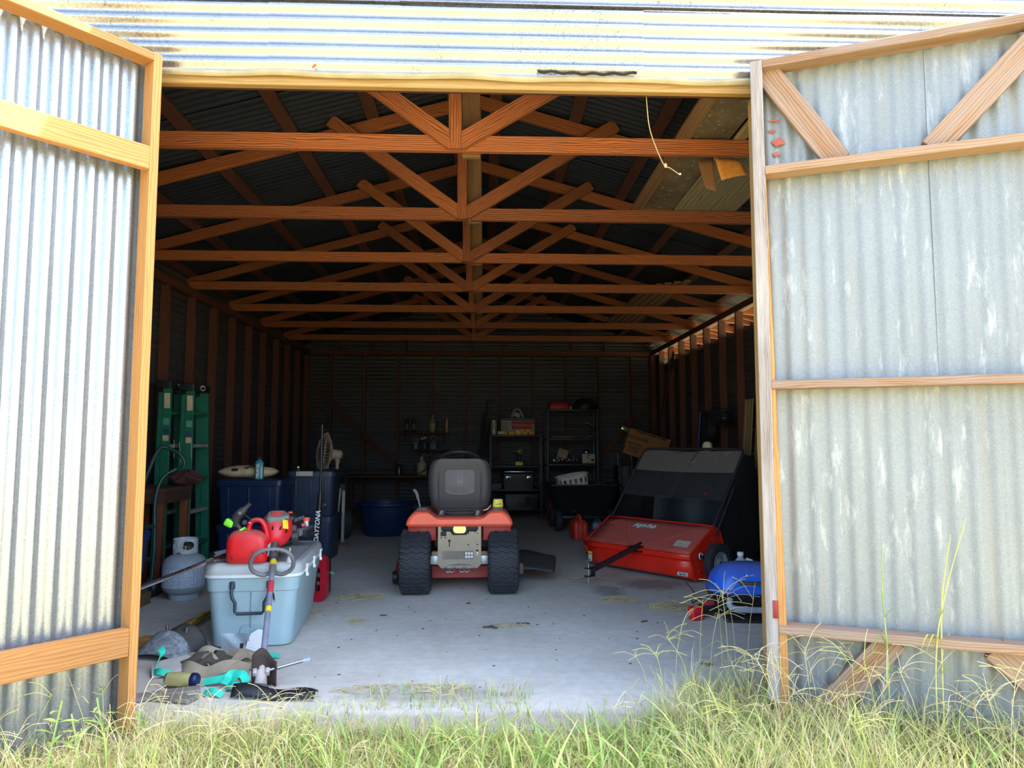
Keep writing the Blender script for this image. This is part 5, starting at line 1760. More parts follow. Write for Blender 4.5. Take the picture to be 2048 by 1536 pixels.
# upper things on the taller unit
rb = T('fuel_can', 'small red fuel can lying on top of the taller shelf unit', 'gas can', (1.24, YI, 1.756), 0)
B().rloft([(.0, .34, .20, .04), (.02, .36, .22, .05), (.10, .33, .20, .06), (.14, .22, .13, .05)], 4).obj('body', pm('bag_red', '#9a1a26', .5), rb)
B().sph((.185, -.05, .03), .024, 10, 8).obj('cap', pm('cap_pale', '#b9b2a4', .5), rb)
dm = T('black_helmet', 'dark rounded helmet on top of the taller shelf unit beside the red can', 'helmet', (1.672, YI, 1.756), 0)
B().lathe([(.20, .0), (.205, .02), (.195, .08), (.16, .14), (.09, .18), (.0, .195)], 26).obj('shell', M_BLACK, dm)
B().tube([(-.2 + .05 * k, -.2 + .012 * (k - 4) ** 2, .02) for k in range(9)], .012, 6).obj('brim', M_BLACK, dm)
for k in range(2):
    o = B().cyl((-.22, 0, 0), (.20, 0, 0), .022, .022, 10).obj('brown_pipe', pm('pipe_brown', '#7a5238', .5, .3), None, M=tr(1.33, YI - .06 + .05 * k, 1.281 + .022))
    tag(o, ['short brown pipe at the front of the upper shelf of the taller unit', 'short brown pipe lying just behind the front pipe on the upper shelf'][k], 'pipe', 'brown pipes on the upper shelf')
b = B()
for k in range(4):
    b.tube([(.12 * math.cos(a * PI / 12 + k) * (1 - .06 * k), .03 * k - .05 + .01 * math.sin(a), .13 + .125 * math.sin(a * PI / 12 + k) * (1 - .06 * k)) for a in range(24)], .006, 5, closed=True)
o = b.obj('wire_coil', pm('coil_dark', '#3a3f44', .35, .5), None, M=tr(1.70, YI, 1.281))
tag(o, 'standing coil of dark cable on the upper shelf of the taller unit', 'cable coil')
cb = B().box((0, 0, .075), (.17, .12, .15), bev=.004).obj('carton', pm('carton_tan', '#9c8468', .8), None, M=tr(1.27, YI + .02, .955) @ rot(y=18))
tag(cb, 'small tan carton tilted on a heap of chain on the taller unit', 'carton')
b = B()
rg = random.Random(9)
for k in range(26):
    cx, cy, cz = rg.uniform(-.2, .25), rg.uniform(-.12, .1), .02 + max(0, .06 - abs(rg.uniform(-.2, .25)) * .2)
    M_ = tr(cx, cy, cz) @ rot(rg.uniform(0, 180), rg.uniform(0, 180), rg.uniform(0, 180))
    b.tube([(.028 * math.cos(a * PI / 5), .018 * math.sin(a * PI / 5), 0) for a in range(10)], .006, 5, closed=True, M=M_)
o = b.obj('chain_heap', M_STEEL, None, M=tr(1.30, YI - .06, .876))
tag(o, 'heap of bright chain links under the tan carton', 'chain', None, 'stuff')
gn = T('small_appliance', 'pale boxy device with a chrome dome on the middle shelf of the taller unit', 'appliance', (1.715, YI - .02, .861), 0)
B().box((0, 0, .085), (.21, .16, .16), bev=.012).obj('body', pm('device_pale', '#a49c86', .5), gn)
B().sph((-.03, 0, .19), .055, 16, 10).obj('dome', M_STEEL, gn)
B().cyl((.06, -.085, .06), (.06, -.095, .06), .024, .024, 14).obj('knob', M_INK, gn)
B().tube([(-.0 + .03 * math.cos(k * .6), -.084, .12 + .03 * math.sin(k * .6)) for k in range(9)], .006, 6).obj('cord', M_INK, gn)

# tilted nursery box on a dark cabinet
cab = T('steel_cabinet', 'black steel cabinet under the tilted cardboard box', 'cabinet', (2.42, 11.30, 0), 0)
B().box((0, 0, .425), (.66, .48, .85), bev=.01).obj('body', M_CART, cab)
for s in (-1, 1):
    d_ = B().box((s * .165, -.246, .43), (.32, .014, .80), bev=.004).obj('door', M_CART, cab)
    B().box((s * .03, -.258, .5), (.012, .012, .12), bev=.003).obj('handle', M_DARK, d_)
sb = T('cardboard_box', 'tilted brown cardboard box with black printing above the sweeper', 'box', (2.43, 11.02, .95), R=rot(y=17))
M_CARD = pm('cardboard', '#8f6238', .85, var=.1)
B().box((0, 0, .21), (.66, .20, .40), bev=.004, seg=1).obj('carton', M_CARD, sb)
text('storkcraft', .085, M_INK, sb, tr(-.17, -.1015, .29) @ rot(x=90), bold=.001)
b = B()
x_ = -.22
for k, l in enumerate((.05, .11, .025, .10, .03, .09)):
    b.box((x_ + l / 2, -.1012, .388), (l, .0012, .022))
    x_ += l + .014
x_ = -.30
for k, l in enumerate((.09, .05, .06)):
    b.box((x_ + l / 2, -.1012, .19), (l, .0012, .018))
    x_ += l + .01
for k in range(6):
    b.box((-.19, -.1012, .15 - k * .017), (.20 - .03 * (k % 3), .0012, .006))
for k in range(10):
    b.box((.03 + k * .010, -.1012, .075), (.003 + .003 * (k % 3 == 0), .0012, .07))
b.obj('print_lines', M_INK, sb)['kind'] = 'stuff'
b = B()
b.tube(bez([(.12, -.101, .10), (.16, -.101, .20), (.24, -.101, .22), (.29, -.101, .17), (.27, -.101, .08), (.16, -.101, .05), (.12, -.101, .10)], 5), .0022, 4)
for k in range(3):
    b.tube([(.15 + k * .05, -.101, .06), (.16 + k * .05, -.101, .20)], .0018, 4)
b.obj('drawing', M_INK, sb)
o = B().box((0, 0, 0), (.11, .03, .06), rot(y=25), bev=.006).obj('foil_scrap', pm('foil_olive', '#a8ad7a', .2, .6), None, M=tr(2.165, 10.98, 1.42))
tag(o, 'shiny crumpled foil scrap on the upper left corner of the cardboard box', 'foil')
for i, (x, y, h, m) in enumerate(((1244, 908, .72, M_STEEL), (1248, 918, .66, M_DARK), (1263, 915, .68, M_DARK), (1268, 912, .52, M_STEEL))):
    q = at(x, y, Y=10.62)
    o = B().cyl((0, 0, 0), (0.01 * i, .35, q.z), .011, .011, 10).obj('leaning_rod', m, None, M=tr(q.x, 10.62, 0))
    tag(o, ['bright steel rod leaning beside the cardboard box, outermost left', 'dark rod leaning beside the bright rods, second from left', 'dark rod leaning beside the bright rods, third from left', 'bright steel rod leaning below the cardboard box, nearest the sweeper'][i], 'rod', 'rods leaning by the box')

# right wall
wr_x = XR
sl_ = T('slatted_panel', 'upright panel of pale wooden slats leaning on the right wall', 'slat panel', (2.72, 7.35, 0), R=rot(y=4))
W_SLAT = wood('slat_pale', '#a08a60', '#6d5a38', 40)
for i, y in enumerate((.30, .22, .13, -.04, -.22, -.36)):
    board('slat', (.0, y, .60), (.0, y - .01, 1.68 if i != 5 else 1.35), .055, .016, W_SLAT, sl_, wdir=(0, 1, 0))
for z in (.85, 1.1, 1.35, 1.62):
    board('wire_rail', (.012, -.36, z), (.012, .32, z), .008, .006, M_STEEL, sl_)
for yy in (-.35, .30):
    board('panel_leg', (.0, yy, .0), (.0, yy, .62), .04, .02, W_SLAT, sl_, wdir=(0, 1, 0))
hb = T('wire_basket', 'black wire basket hanging on the right wall above the sweeper', 'basket', (2.80, 8.30, 1.42), 0)
b = B()
for z in (0, .09, .18):
    b.tube([(x, y, z) for x, y in rrect(.20, .42, .03, 3)], .006, 5, closed=True)
for k in range(11):
    y = -.2 + k * .04
    b.tube([(-.10, y, .18), (-.10, y, 0), (.10, y, 0), (.10, y, .18)], .003, 4)
b.obj('wire_frame', M_BLACK, hb)
for k in range(3):
    B().sph((-.02, -.12 + k * .12, .08), (.07, .06, .07), 10, 8).obj('dark_bundle', M_BLACK, hb)
b = B()
for k in range(5):
    b.tube([(.02 * k, .16 * math.cos(a * PI / 12) * (1 - .05 * k), .24 * math.sin(a * PI / 12) * (1 - .04 * k)) for a in range(24)], .009, 5, closed=True)
o = b.obj('cable_coil', M_BLACK, None, M=tr(2.822, 9.05, 1.38))
tag(o, 'large black cable coil hanging on the right wall studs', 'cable coil')
o = B().cyl((0, 0, 0), (.12, .0, 1.62), .016, .016, 10).obj('blue_pole', pm('pole_blue', '#1d2f66', .45), None, M=tr(2.76, 9.45, 0))
tag(o, 'dark blue pole leaning on the right wall behind the sweeper', 'pole')
bl = at(1415, 893, Y=7.95)
lp_ = T('globe_lamp', 'cream round globe on a thin stake behind the hopper', 'globe', (bl.x, 7.95, 0), 0)
B().sph((0, 0, bl.z), .058, 18, 12).obj('globe', pm('globe_cream', '#e9dcb4', .4), lp_)
B().cyl((0, 0, 0), (0, 0, bl.z - .04), .010, .010, 8).obj('stake', M_BLACK, lp_)
# ------------------------------------------------------------------ back left: wall shelves, bottles, bench, poles
ws = T('wall_shelf', 'two tier dark wall shelf of bottles above the back bench', 'shelf', (-.90, 12.30, 0), 0)
for z, x0, x1 in ((1.385, -.55, .30), (1.10, -.30, .30)):
    board('shelf_board', (x0, -.02, z - .012), (x1, -.02, z - .012), .20, .022, W_STUD, ws, wdir=(0, 1, 0))
    for x in (x0 + .1, x1 - .1):
        B().prism([(0, 0), (.16, 0), (0, -.14)], .012, tr(x, .08, z - .024) @ Matrix(((0, 0, 1, 0), (-1, 0, 0, 0), (0, 1, 0, 0), (0, 0, 0, 1)))).obj('bracket', M_DARK, ws)
def bottle(label, x, y, z, r, h, mat, capm, group, neck=.4, lab=None):
    t = T('bottle', label, 'bottle', (x, y, z), 0, group)
    B().lathe([(.0, 0), (r * .9, 0), (r, .006), (r, h * .6), (r * .85, h * .68), (r * neck, h * .82), (r * neck, h * .92)], 18).obj('body', mat, t)
    B().cyl((0, 0, h * .9), (0, 0, h), r * neck * 1.15, r * neck * 1.1, 14).obj('cap', capm, t)
    if lab:
        B().lathe([(r * 1.01, h * .15), (r * 1.015, h * .16), (r * 1.015, h * .5), (r * 1.01, h * .51)], 18, caps=False).obj('label', lab, t)
    return t
GB = 'bottles on the back wall shelves'
M_BGL = pm('brown_glass', '#3a2f28', .2)
bottle('slim dark bottle, leftmost on the upper wall shelf', -1.32, 12.26, 1.386, .035, .27, M_BGL, M_DARK, GB, .42, pm('lab_dk', '#54493f', .6))
bottle('slim dark bottle, second from left on the upper wall shelf', -1.20, 12.26, 1.386, .035, .27, M_BGL, M_DARK, GB, .42, pm('lab_dk', '#54493f', .6))
bottle('wide green bottle with yellowish label on the upper wall shelf', -.885, 12.26, 1.386, .062, .29, pm('green_bottle', '#5a6a4e', .35), pm('cap_grey', '#7a7a70', .5), GB, .35, pm('lab_yel', '#9a9048', .6))
bottle('slim tan bottle at the right end of the upper wall shelf', -.645, 12.26, 1.386, .03, .24, pm('tan_bottle', '#b08a5a', .5), pm('tan_cap', '#a87c4c', .5), GB, .5)
for i, (x, r, h, col, lb) in enumerate(((-1.17, .05, .15, '#4a4f58', 'small slate jug, leftmost on the lower wall shelf'), (-.87, .075, .19, '#3c3f48', 'dark handled jug on the lower wall shelf'))):
    t = T('jug', lb, 'jug', (x, 12.26, 1.101), 0, 'jugs on the lower wall shelf')
    B().rloft([(0, r * 1.8, r * 1.4, .02), (h * .65, r * 1.8, r * 1.4, .02), (h * .85, r, r * .9, .02), (h * .95, r * .5, r * .5, .015)], 3).obj('body', pm('jug_%d' % i, col, .45), t)
    B().cyl((0, 0, h * .93), (0, 0, h), r * .28, r * .28, 10).obj('cap', M_WHITE if i else M_DARK, t)
    B().tube(bez([(-r * .6, 0, h * .8), (-r * .3, 0, h * 1.15), (r * .5, 0, h * 1.15), (r * .8, 0, h * .75)], 4), .007, 6).obj('handle', pm('jug_h', '#8a8880', .5), t)
t = T('spray_bottle', 'pale trigger spray bottle between the jugs on the lower wall shelf', 'spray bottle', (-1.015, 12.25, 1.101), 0)
B().lathe([(.0, 0), (.045, 0), (.047, .01), (.045, .10), (.02, .14), (.016, .16)], 16).obj('body', pm('spray_dark', '#3b3a42', .4), t)
B().box((-.02, 0, .18), (.10, .03, .035), rot(y=-18), bev=.008).obj('trigger_head', pm('spray_pale', '#a09282', .5), t)

bb = T('back_bench', 'dark bench along the back wall left of the mower', 'bench', (-1.30, 12.12, 0), 0)
for k in range(3):
    board('top_plank', (-1.0, -.22 + k * .17, .655), (.85, -.22 + k * .17, .655), .16, .035, W_DK, bb, wdir=(0, 1, 0))
for x in (-.95, .8):
    for y in (-.24, .14):
        board('leg', (x, y, 0), (x, y, .637), .07, .07, W_DK, bb, wdir=(0, 1, 0))
GC = 'bottles on the back bench'
bottle('tall cream bottle on the back bench left of the mower seat', -1.04, 12.02, .673, .085, .30, pm('cream_bottle', '#a09078', .5), pm('cream_cap', '#9a8a72', .5), GC, .35)
bottle('small cream bottle on the back bench right beside the mower seat', -.76, 12.04, .673, .045, .20, pm('cream_bottle', '#a09078', .5), pm('pink_cap', '#a06a64', .5), GC, .4)
bottle('dark bottle on the back bench, leftmost of its row', -1.42, 12.05, .673, .05, .22, M_BGL, M_DARK, GC, .4)
o = B().cyl((0, 0, 0), (.36, -.02, .20), .012, .009, 8).obj('wooden_handle', pm('handle_maroon', '#5a2f2a', .6), None, M=tr(-1.10, 11.93, .688))
tag(o, 'maroon wooden tool handle slanting over the back bench', 'tool handle')
tub = T('blue_tub', 'round dark blue plastic tub with rim left of the mower', 'tub', (-1.30, 9.65, 0), 0)
B().lathe([(.0, 0), (.28, 0), (.30, .02), (.36, .38), (.395, .40), (.395, .425), (.365, .43), (.345, .38), (.28, .04), (.0, .03)], 40).obj('shell', pm('tub_blue', '#123052', .45), tub)
for s in (-1, 1):
    B().tube(bez([(s * .385, -.08, .40), (s * .43, -.05, .36), (s * .43, .05, .36), (s * .385, .08, .40)], 4), .012, 6).obj('handle', pm('tub_blue', '#123052', .45), tub)
tr2 = T('spare_wheel', 'spare black wheel standing in the dark left of the blue tub', 'wheel', (-1.78, 9.2, .0), 30)
B().lathe(tyre_profile(.20, .14, .09), 32, tr(0, 0, .205) @ rot(y=90), caps=False).obj('tyre', M_TIRE, tr2)
B().lathe([(.0, -.03), (.09, -.05), (.09, .05), (.0, .03)], 24, tr(0, 0, .205) @ rot(y=90)).obj('rim', M_DARK, tr2)
for i, (x0, x1, h) in enumerate(((.02, .17, 1.95), (-.06, .10, 1.72), (-.10, .22, 1.60))):
    o = B().cyl((0, 0, 0), (x1 - x0, .30, h), .014, .014, 8).obj('leaning_pole', pm('pole_dark', '#2b2724', .5), None, M=tr(x0 - .12, 12.02 - .03 * i, 0))
    tag(o, ['dark thin pole leaning on the back wall, tallest of three', 'dark thin pole leaning on the back wall, nearest the wall shelf', 'dark thin pole leaning on the back wall, most slanted of three'][i], 'pole', 'poles leaning on the back wall')

# ------------------------------------------------------------------ things stored in the rafters
W_PLY = wood('grey_ply', '#8f866c', '#6a6048', 16, knots=False, amount=.5)
pa = T('old_door_panel', 'dark speckled framed panel lying across the nearest trusses', 'panel', (0, 0, 2.889), 0)
t_ = NT('speckled_panel')
_v = t_.coord()
_n = t_.noise(t_.coord((1, 1, 1)), 26, 6, .8)
_n2 = t_.noise(_v, 3, 4)
t_.set(t_.mix(t_.ramp(_n, [(.57, (0, 0, 0)), (.66, (1, 1, 1))]), t_.ramp(_n2, [(.3, C('#3f3426')[:3]), (.7, C('#6a5b40')[:3])]), C('#a5977a')), .85)
y0, y1 = 3.34, 5.075
B().box((1.235, (y0 + y1) / 2, .018), (.26, y1 - y0, .012)).obj('board', t_.m, pa)
for x, w in ((1.085, .055), (1.125, .03)):
    board('frame_strip', (x, y0, .012), (x, y1, .012), w, .024, W_TRUSS2, pa, wdir=(1, 0, 0))
board('frame_strip', (1.06, y1 - .02, .012), (1.36, y1 - .02, .012), .04, .024, W_TRUSS2, pa, wdir=(0, 1, 0))
pb2 = T('plywood_sheet', 'pale weathered plywood sheet lying across the nearest trusses', 'plywood', (0, 0, 2.889), 0)
board('sheet', (1.60, 3.95, .010), (1.60, 5.09, .010), .46, .012, W_PLY, pb2, wdir=(1, 0, 0))
o = board('roof_plank', (1.42, 3.35, 2.905), (1.42, 4.6, 2.905), .06, .03, wood('pale_plank', '#b3a173', '#8a774c', 40), None, wdir=(1, 0, 0))
tag(o, 'pale narrow plank on the trusses next to the speckled panel', 'plank')
cd = T('cardboard_scrap', 'torn orange brown cardboard scrap hanging under the plywood sheet', 'cardboard', tuple(at(1436, 348, Y=4.02)), 0)
b = B()
b.grid(lambda a, c: (-.02 + .155 * a + .03 * c, -.01 - .02 * c, .09 - .02 * a * a - .14 * c + .055 * a * c), 6, 6)
b.obj('front_flap', pm('card_orange', '#c8843a', .85, var=.15, scale=30), cd, solid=.004)
b = B()
b.grid(lambda a, c: (-.03 - .085 * a * (1 - .3 * c) + .02 * c, .0 + .02 * a, .09 - .20 * c * (1 - .15 * a)), 5, 6)
b.obj('side_flap', pm('card_dark', '#6f4a2c', .85), cd, solid=.004)
b = B()
b.tube([(-.02, 0, .085), (.0, 0.0, .16)], .004, 5)
b.obj('string', pm('string_pale', '#a8946a', .9), cd)
s1 = at(1292, 186, Y=3.30)
pts = [at(1292, 188, Y=3.27), at(1298, 250, Y=3.30), at(1310, 290, Y=3.32), at(1328, 330, Y=3.34), at(1340, 336, Y=3.34), at(1360, 350, Y=3.36)]
hs_ = T('hanging_string', 'pale twine dangling from the header over the doorway', 'string', (0, 0, 0))
B().tube(bez(pts, 6), .0022, 5).obj('twine', pm('string_pale', '#a8946a', .9), hs_)
B().sph(tuple(at(1331, 331, Y=3.34)), (.008, .005, .012), 8, 6).obj('knot', pm('string_pale', '#a8946a', .9), hs_)
B().sph(tuple(at(1360, 348, Y=3.36)), (.007, .005, .006), 8, 6).obj('frayed_end', pm('frayed_pink', '#c9a08a', .9), hs_)
lum = ['outermost toward the right wall', 'second from the right wall', 'third from the right wall', 'fourth from the right wall', 'innermost of the stack']
for k in range(5):
    x = 2.12 - k * .085
    z = 2.903 + .0285 * (k % 2)
    o = board('stored_plank', (x, 7.30 + .06 * k, 2.889 + .010), (x - .04, 10.3 - .1 * k, 2.889 + .010), .07, .02, W_TRUSS2, None, wdir=(1, 0, 0))
    tag(o, 'old plank stored flat on the far trusses, ' + lum[k], 'plank', 'planks stored on the trusses')
rd = at(628, 127, Y=3.17)
o = B().prism([(-.008, 0), (0, .012), (.008, .02), (.004, .004), (.0, -.006)], .002, rot(x=90)).obj('red_leaf', pm('leaf_red', '#a03a2a', .7), None, M=tr(rd.x, 3.165, 2.915))
tag(o, 'tiny red leaf caught on the siding edge above the doorway', 'leaf')
# ------------------------------------------------------------------ grass, weeds, straw
def leafmat(name, col, col2, rough=.7):
    t = NT(name)
    v = t.coord()
    n = t.noise(v, 22, 2)
    c = t.ramp(n, [(.3, C(col)), (.7, C(col2))])
    t.set(c, rough)
    tl_ = t.n('BsdfTranslucent')
    t.l(c, tl_.inputs[0])
    mx = t.n('MixShader')
    mx.inputs[0].default_value = .3
    t.l(t.b.outputs[0], mx.inputs[1])
    t.l(tl_.outputs[0], mx.inputs[2])
    t.l(mx.outputs[0], t.out.inputs['Surface'])
    return t.m


GM = [leafmat('blade_green', '#86a94e', '#a9bf6a'), leafmat('blade_lime', '#bfc46a', '#d6d27e'), leafmat('blade_straw', '#c9b781', '#dccfa0'), leafmat('blade_brown', '#a08c60', '#c2ae80')]


def blades(name, roots, heights, leans, widths, mats, seed, segs=4, flop=1.0):
    """curved tapering blades as one mesh"""
    rg = np.random.default_rng(seed)
    n = len(roots)
    az = rg.uniform(0, 2 * np.pi, n)
    dirx, diry = np.cos(az), np.sin(az)
    side = az + np.pi / 2 + rg.uniform(-.6, .6, n)
    sx, sy = np.cos(side), np.sin(side)
    kink = rg.uniform(-.25, .25, n)
    V = np.zeros((n, (segs + 1) * 2, 3))
    for k in range(segs + 1):
        t = k / segs
        out = leans * heights * (t ** 1.7) * flop
        up = heights * (t - .45 * leans * t * t)
        w = widths * (1 - t ** 1.6) + .0006
        cx = roots[:, 0] + dirx * out + kink * heights * math.sin(t * 5) * .25 * sx
        cy = roots[:, 1] + diry * out + kink * heights * math.sin(t * 5) * .25 * sy
        cz = roots[:, 2] + up
        V[:, 2 * k, 0], V[:, 2 * k, 1], V[:, 2 * k, 2] = cx - sx * w / 2, cy - sy * w / 2, cz
        V[:, 2 * k + 1, 0], V[:, 2 * k + 1, 1], V[:, 2 * k + 1, 2] = cx + sx * w / 2, cy + sy * w / 2, cz
    m = (segs + 1) * 2
    base = (np.arange(n) * m)[:, None, None]
    q = np.array([[2 * k, 2 * k + 1, 2 * k + 3, 2 * k + 2] for k in range(segs)])[None]
    F = (base + q).reshape(-1, 4)
    me = bpy.data.meshes.new(name)
    me.vertices.add(n * m)
    me.vertices.foreach_set('co', V.reshape(-1).astype(np.float32))
    me.loops.add(F.size)
    me.loops.foreach_set('vertex_index', F.reshape(-1).astype(np.int32))
    me.polygons.add(len(F))
    me.polygons.foreach_set('loop_start', np.arange(0, F.size, 4, dtype=np.int32))
    me.polygons.foreach_set('loop_total', np.full(len(F), 4, dtype=np.int32))
    me.polygons.foreach_set('material_index', np.repeat(mats, segs).astype(np.int32))
    me.polygons.foreach_set('use_smooth', np.ones(len(F), dtype=bool))
    for g in GM:
        me.materials.append(g)
    me.update(calc_edges=True)
    return me


rgn = np.random.default_rng(7)


def field(n, x0, x1, y0, y1, h0, h1, z=-.022, dens=None, p=(.45, .25, .22, .08), w=(.0022, .0048), lean=(.2, 1.1), seed=1):
    x = rgn.uniform(x0, x1, n)
    y = rgn.uniform(y0, y1, n)
    keep = np.ones(n, bool)
    if dens is not None:
        keep = rgn.uniform(0, 1, n) < dens(x, y)
    x, y = x[keep], y[keep]
    n = len(x)
    r = np.stack([x, y, np.full(n, z)], 1)
    h = rgn.uniform(h0, h1, n) * rgn.uniform(.6, 1.15, n)
    return r, h, rgn.uniform(lean[0], lean[1], n), rgn.uniform(w[0], w[1], n), rgn.choice(4, n, p=p)


parts = []
patchy = lambda x, y: .35 + .65 * (np.sin(x * 5.1 + y * 3.3) * np.sin(x * 2.3 - y * 6.1 + 1) > -.25)
# lawn in front, thinner in the middle of the doorway
parts.append(field(15000, -2.6, 2.6, 2.15, 3.12, .08, .17, dens=patchy, p=(.27, .24, .39, .10)))
parts.append(field(6500, -2.6, -.75, 2.45, 3.16, .12, .24, dens=patchy, p=(.20, .22, .48, .10)))
parts.append(field(2600, -.8, 1.0, 2.6, 3.14, .08, .19, dens=patchy, p=(.5, .28, .18, .04)))
parts.append(field(8500, .75, 2.6, 2.4, 3.22, .14, .34, dens=patchy, p=(.18, .26, .48, .08)))
# flattened dry thatch
parts.append(field(9000, -2.6, 2.6, 2.2, 3.12, .07, .15, p=(.05, .15, .6, .2), lean=(1.2, 2.1), w=(.002, .0045)))
# tufts rooted in the dirt along the slab edge
def edge(x, y):
    return np.clip((3.62 + .05 * np.sin(x * 7) - y) / .45, 0, 1) ** 2 * (.25 + .75 * (np.sin(x * 9.0 + 1) > .2))
parts.append(field(1500, -1.55, 1.3, 3.12, 3.62, .05, .15, z=0.0, dens=edge, p=(.42, .25, .28, .05)))
parts.append(field(700, -.55, .2, 3.35, 3.66, .04, .13, z=0.0, dens=lambda x, y: .3 + 0 * x, p=(.45, .25, .28, .02)))
parts.append(field(900, .95, 1.3, 3.12, 3.55, .08, .28, z=0.0, dens=lambda x, y: .6 + 0 * x, p=(.3, .25, .42, .03)))
r_, h_, l_, w_, m_ = (np.concatenate([q[i] for q in parts]) for i in range(5))
g = link('grass', blades('grass', r_, h_, l_, w_, m_, 3))
tag(g, 'patchy green and straw coloured grass along the front of the slab', 'grass', None, 'stuff')
# broad blades of lush clumps
parts = [field(420, -.3, 1.1, 2.55, 3.0, .14, .28, p=(.75, .25, 0, 0), w=(.008, .014), lean=(.4, 1.2)),
         field(160, -1.3, -.5, 2.6, 3.05, .14, .26, p=(.7, .3, 0, 0), w=(.006, .011), lean=(.3, 1.0)),
         field(300, 1.0, 2.4, 2.45, 3.05, .16, .34, p=(.45, .45, .1, 0), w=(.007, .013), lean=(.3, 1.1))]
r_, h_, l_, w_, m_ = (np.concatenate([q[i] for q in parts]) for i in range(5))
g = link('broad_grass', blades('broad_grass', r_, h_, l_, w_, m_, 5, 5))
tag(g, 'broad bladed lush green grass clumps among the thin grass', 'grass', None, 'stuff')


# branching seed stems
def stems(name, label, spots, seed):
    rg = random.Random(seed)
    bs = [B() for _ in range(3)]
    for (x, y, z, h, lx, ly) in spots:
        b = bs[rg.choice((0, 1, 1, 2))]
        r0 = Vector((x, y, z))
        tip = r0 + Vector((lx, ly, h))
        mid = r0 + Vector((lx * .3, ly * .3, h * .6))
        b.tube(bez([r0, mid, tip], 4), .0013, 3)
        nf = rg.randint(3, 6)
        for k in range(nf):
            a = rg.uniform(0, 2 * PI)
            L = h * rg.uniform(.22, .42) + .03
            el = rg.uniform(-.1, .9)
            d = Vector((math.cos(a) * math.cos(el), math.sin(a) * math.cos(el) * .7, math.sin(el)))
            s = tip - (tip - mid) * rg.uniform(0, .25)
            b.tube(bez([s, s + d * L * .5 + Vector((0, 0, .03 * L)), s + d * L + Vector((0, 0, -.18 * L))], 3), .0012, 3)
        if rg.random() < .6:       # a leaf hanging from a node
            s = r0 + (mid - r0) * rg.uniform(.3, .9)
            a = rg.uniform(0, 2 * PI)
            b.tube(bez([s, s + Vector((math.cos(a) * .05, math.sin(a) * .04, .04)), s + Vector((math.cos(a) * .12, math.sin(a) * .08, .0))], 3), [.0035] * 6 + [.0008], 3, flat=(1, .15))
    for k, b in enumerate(bs):
        if len(b.bm.verts):
            o = b.obj(name, (GM[1], GM[2], GM[2])[k])
            tag(o, label[k], 'weeds', None, 'stuff')


rg = random.Random(31)
sp_ = []
for k in range(70):
    x = rg.uniform(.85, 2.3)
    y = rg.uniform(2.55, 3.12) if x > 1.3 else rg.uniform(2.7, 3.3)
    h = rg.uniform(.22, .46) if x > 1.05 else rg.uniform(.15, .3)
    sp_.append((x, y, -.07, h, rg.uniform(-.14, .10), rg.uniform(-.06, .06)))
for k in range(60):
    x = rg.uniform(-2.1, -.6)
    sp_.append((x, rg.uniform(2.5, 3.1), -.07, rg.uniform(.15, .32), rg.uniform(-.1, .1), rg.uniform(-.05, .05)))
for k in range(26):
    sp_.append((rg.uniform(-.6, .95), rg.uniform(2.6, 3.2), -.07, rg.uniform(.12, .24), rg.uniform(-.1, .1), rg.uniform(-.05, .05)))
for px, py, h in ((1400, 1380, .44), (1440, 1370, .46), (1475, 1390, .50), (1350, 1410, .36), (1300, 1420, .26), (1420, 1400, .40), (1460, 1410, .52), (1495, 1400, .48), (1385, 1420, .34), (1330, 1440, .30)):
    q = at(px, py, Z=.0)
    sp_.append((q.x, min(q.y, 3.6), -.0, h, rg.uniform(-.14, .04), -.03))
stems('seed_stems', ['yellow green branching seed stems rising over the grass', 'pale straw branching seed stems beside the right doorpost', 'dry straw branching stalks scattered through the lawn'], sp_, 3)
# tall single stalks up the right door
for i, (px, pz0, pz1, lean_) in enumerate(((1772, 1400, 1165, .0), (1868, 1400, 1060, .12), (1880, 1390, 1130, .05))):
    q = at(px, 1290, Y=2.84)
    b = B()
    b.tube(bez([(q.x, q.y, -.07), (q.x + .005, q.y, .35), (q.x + lean_ * .5, q.y + .01, .60), (q.x + lean_ * 1.3, q.y, .60 + (1400 - pz1) / 1000 * .9)], 6), [.003] * 14 + [.0022] * 4 + [.001], 5)
    for s, z in ((-1, .42), (1, .52), (1, .30)):
        b.tube(bez([(q.x, q.y, z), (q.x + s * .03, q.y - .01, z + .035), (q.x + s * .07, q.y - .02, z - .03)], 3), [.005, .005, .005, .004, .003, .002, .0006], 4, flat=(1, .15))
    o = b.obj('grass_stalk', GM[1 if i else 0])
    tag(o, ['tall straight green stalk against the weathered right door', 'tallest arching green stalk against the weathered right door', 'middle green stalk leaning on the weathered right door'][i], 'stalk', 'stalks growing up the right door')
# leafy weeds at the foot of the left door
def leafy(x, y, h, n, label, seed):
    rg = random.Random(seed)
    t = T('leafy_weed', label, 'weed', (x, y, -.075), 0, 'leafy weeds by the left door')
    b = B()
    st_ = bez([(0, 0, 0), (.02, 0, h * .5), (.05 * rg.uniform(-1, 1), .02, h)], 6)
    b.tube(st_, .003, 5)
    b.obj('stem', GM[0], t)
    b = B()
    for k in range(n):
        p = st_[int((.15 + .85 * k / n) * (len(st_) - 1))]
        a = k * 2.4 + rg.uniform(-.4, .4)
        L = rg.uniform(.05, .09)
        d = Vector((math.cos(a), math.sin(a) * .8, rg.uniform(.2, .9))).normalized()
        sd_ = d.cross(Vector((0, 0, 1))).normalized()
        b.grid(lambda u, v: p + d * L * u + sd_ * (v - .5) * L * .22 * math.sin(PI * min(.98, u * .95 + .05)) + Vector((0, 0, -L * .35 * u * u)), 5, 2)
    b.obj('leaf_cluster', GM[0], t, 80)['kind'] = 'stuff'
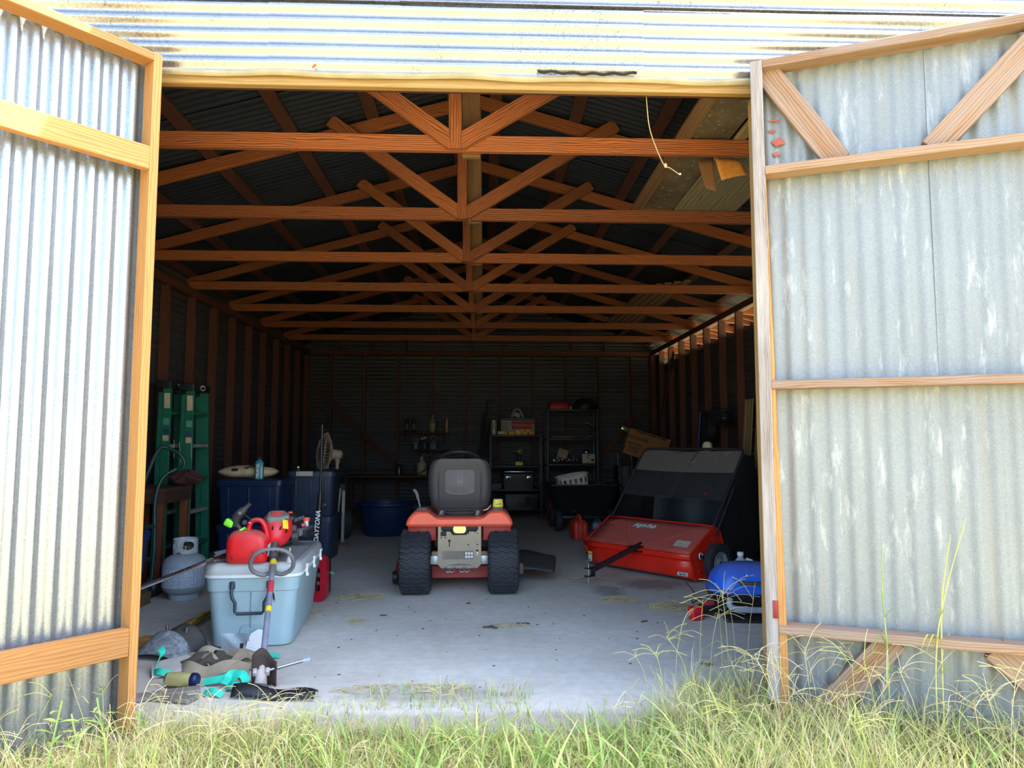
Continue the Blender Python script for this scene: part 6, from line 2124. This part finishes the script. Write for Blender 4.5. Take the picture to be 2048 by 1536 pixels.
for i, (px, py, h, n, lb) in enumerate(((85, 1480, .42, 16, 'leafy weed nearest the picture edge at the bright door'), (150, 1470, .34, 14, 'short leafy weed at the middle of the bright door foot'), (200, 1460, .36, 16, 'leafy weed close to the bright door stile'), (270, 1440, .22, 10, 'small leafy weed just inside the left doorpost'))):
    q = at(px, py, Y=(2.52, 2.62, 2.72, 3.0)[i])
    leafy(q.x, q.y, h, n, lb, i + 2)


def straw(label, px, py, rx, ry, n, seed, hz=.02):
    q = at(px, py, Z=0)
    rg = random.Random(seed)
    b = B()
    for k in range(n):
        a, r = rg.uniform(0, 2 * PI), math.sqrt(rg.random())
        x, y = q.x + rx * r * math.cos(a), q.y + ry * r * math.sin(a)
        L = rg.uniform(.03, .10)
        th = rg.gauss(0.2, .8)
        z = .003 + rg.random() * hz * (1 - r)
        d = Vector((math.cos(th), math.sin(th) * .8, rg.uniform(-.05, .12)))
        b.tube([Vector((x, y, z)) - d * L / 2, Vector((x, y, z + .004)) + Vector((0, .006, 0)), Vector((x, y, z)) + d * L / 2], .0016, 3)
    o = b.obj('straw_clump', pm('straw_dry', '#bfae84', .9, var=.3, scale=30))
    tag(o, label, 'straw', None, 'stuff')


straw('straw wisps on the slab left of the mower tyre', 725, 1195, .17, .13, 130, 1)
straw('straw pile beside the red cordless tool', 1345, 1215, .20, .12, 330, 2, .05)
straw('straw wisp pile in front of the sweeper drawbar', 1240, 1200, .14, .10, 180, 3, .03)
straw('straw bits between the mower and sweeper', 1165, 1160, .25, .10, 60, 4)
straw('straw shred on bare slab in front of the mower', 1025, 1252, .12, .05, 70, 5)
straw('faint straw scraps right of the cooler foot', 710, 1245, .06, .08, 30, 6)
straw('straw along the cooler edge', 612, 1235, .05, .35, 60, 7)
straw('dry leaves and straw at the doorway centre', 800, 1380, .35, .07, 110, 8)
# clods and leaf crumbs
rg = random.Random(17)
b = B()
for k in range(110):
    x, y = rg.uniform(-1.2, 1.9), rg.uniform(3.4, 8.0)
    s = rg.uniform(.002, .006)
    b.sph((x, y, s * .4), (s * rg.uniform(.8, 2), s, s * .6), 6, 4)
for px, py, s in ((980, 1256, .035), (1046, 1250, .04), (1290, 1244, .022), (940, 1207, .02), (765, 1232, .02), (1010, 1253, .02), (1420, 1330, .03)):
    q = at(px, py, Z=0)
    for j in range(4):
        b.sph((q.x + rg.uniform(-s, s), q.y + rg.uniform(-s, s) * .5, .004), (s * .6, s * .4, s * .25), 7, 5)
o = b.obj('dirt_crumbs', pm('dirt_brown', '#5a4b3e', .95, var=.4))
tag(o, 'small brown dirt clods and leaf crumbs scattered over the slab', 'dirt', None, 'stuff')
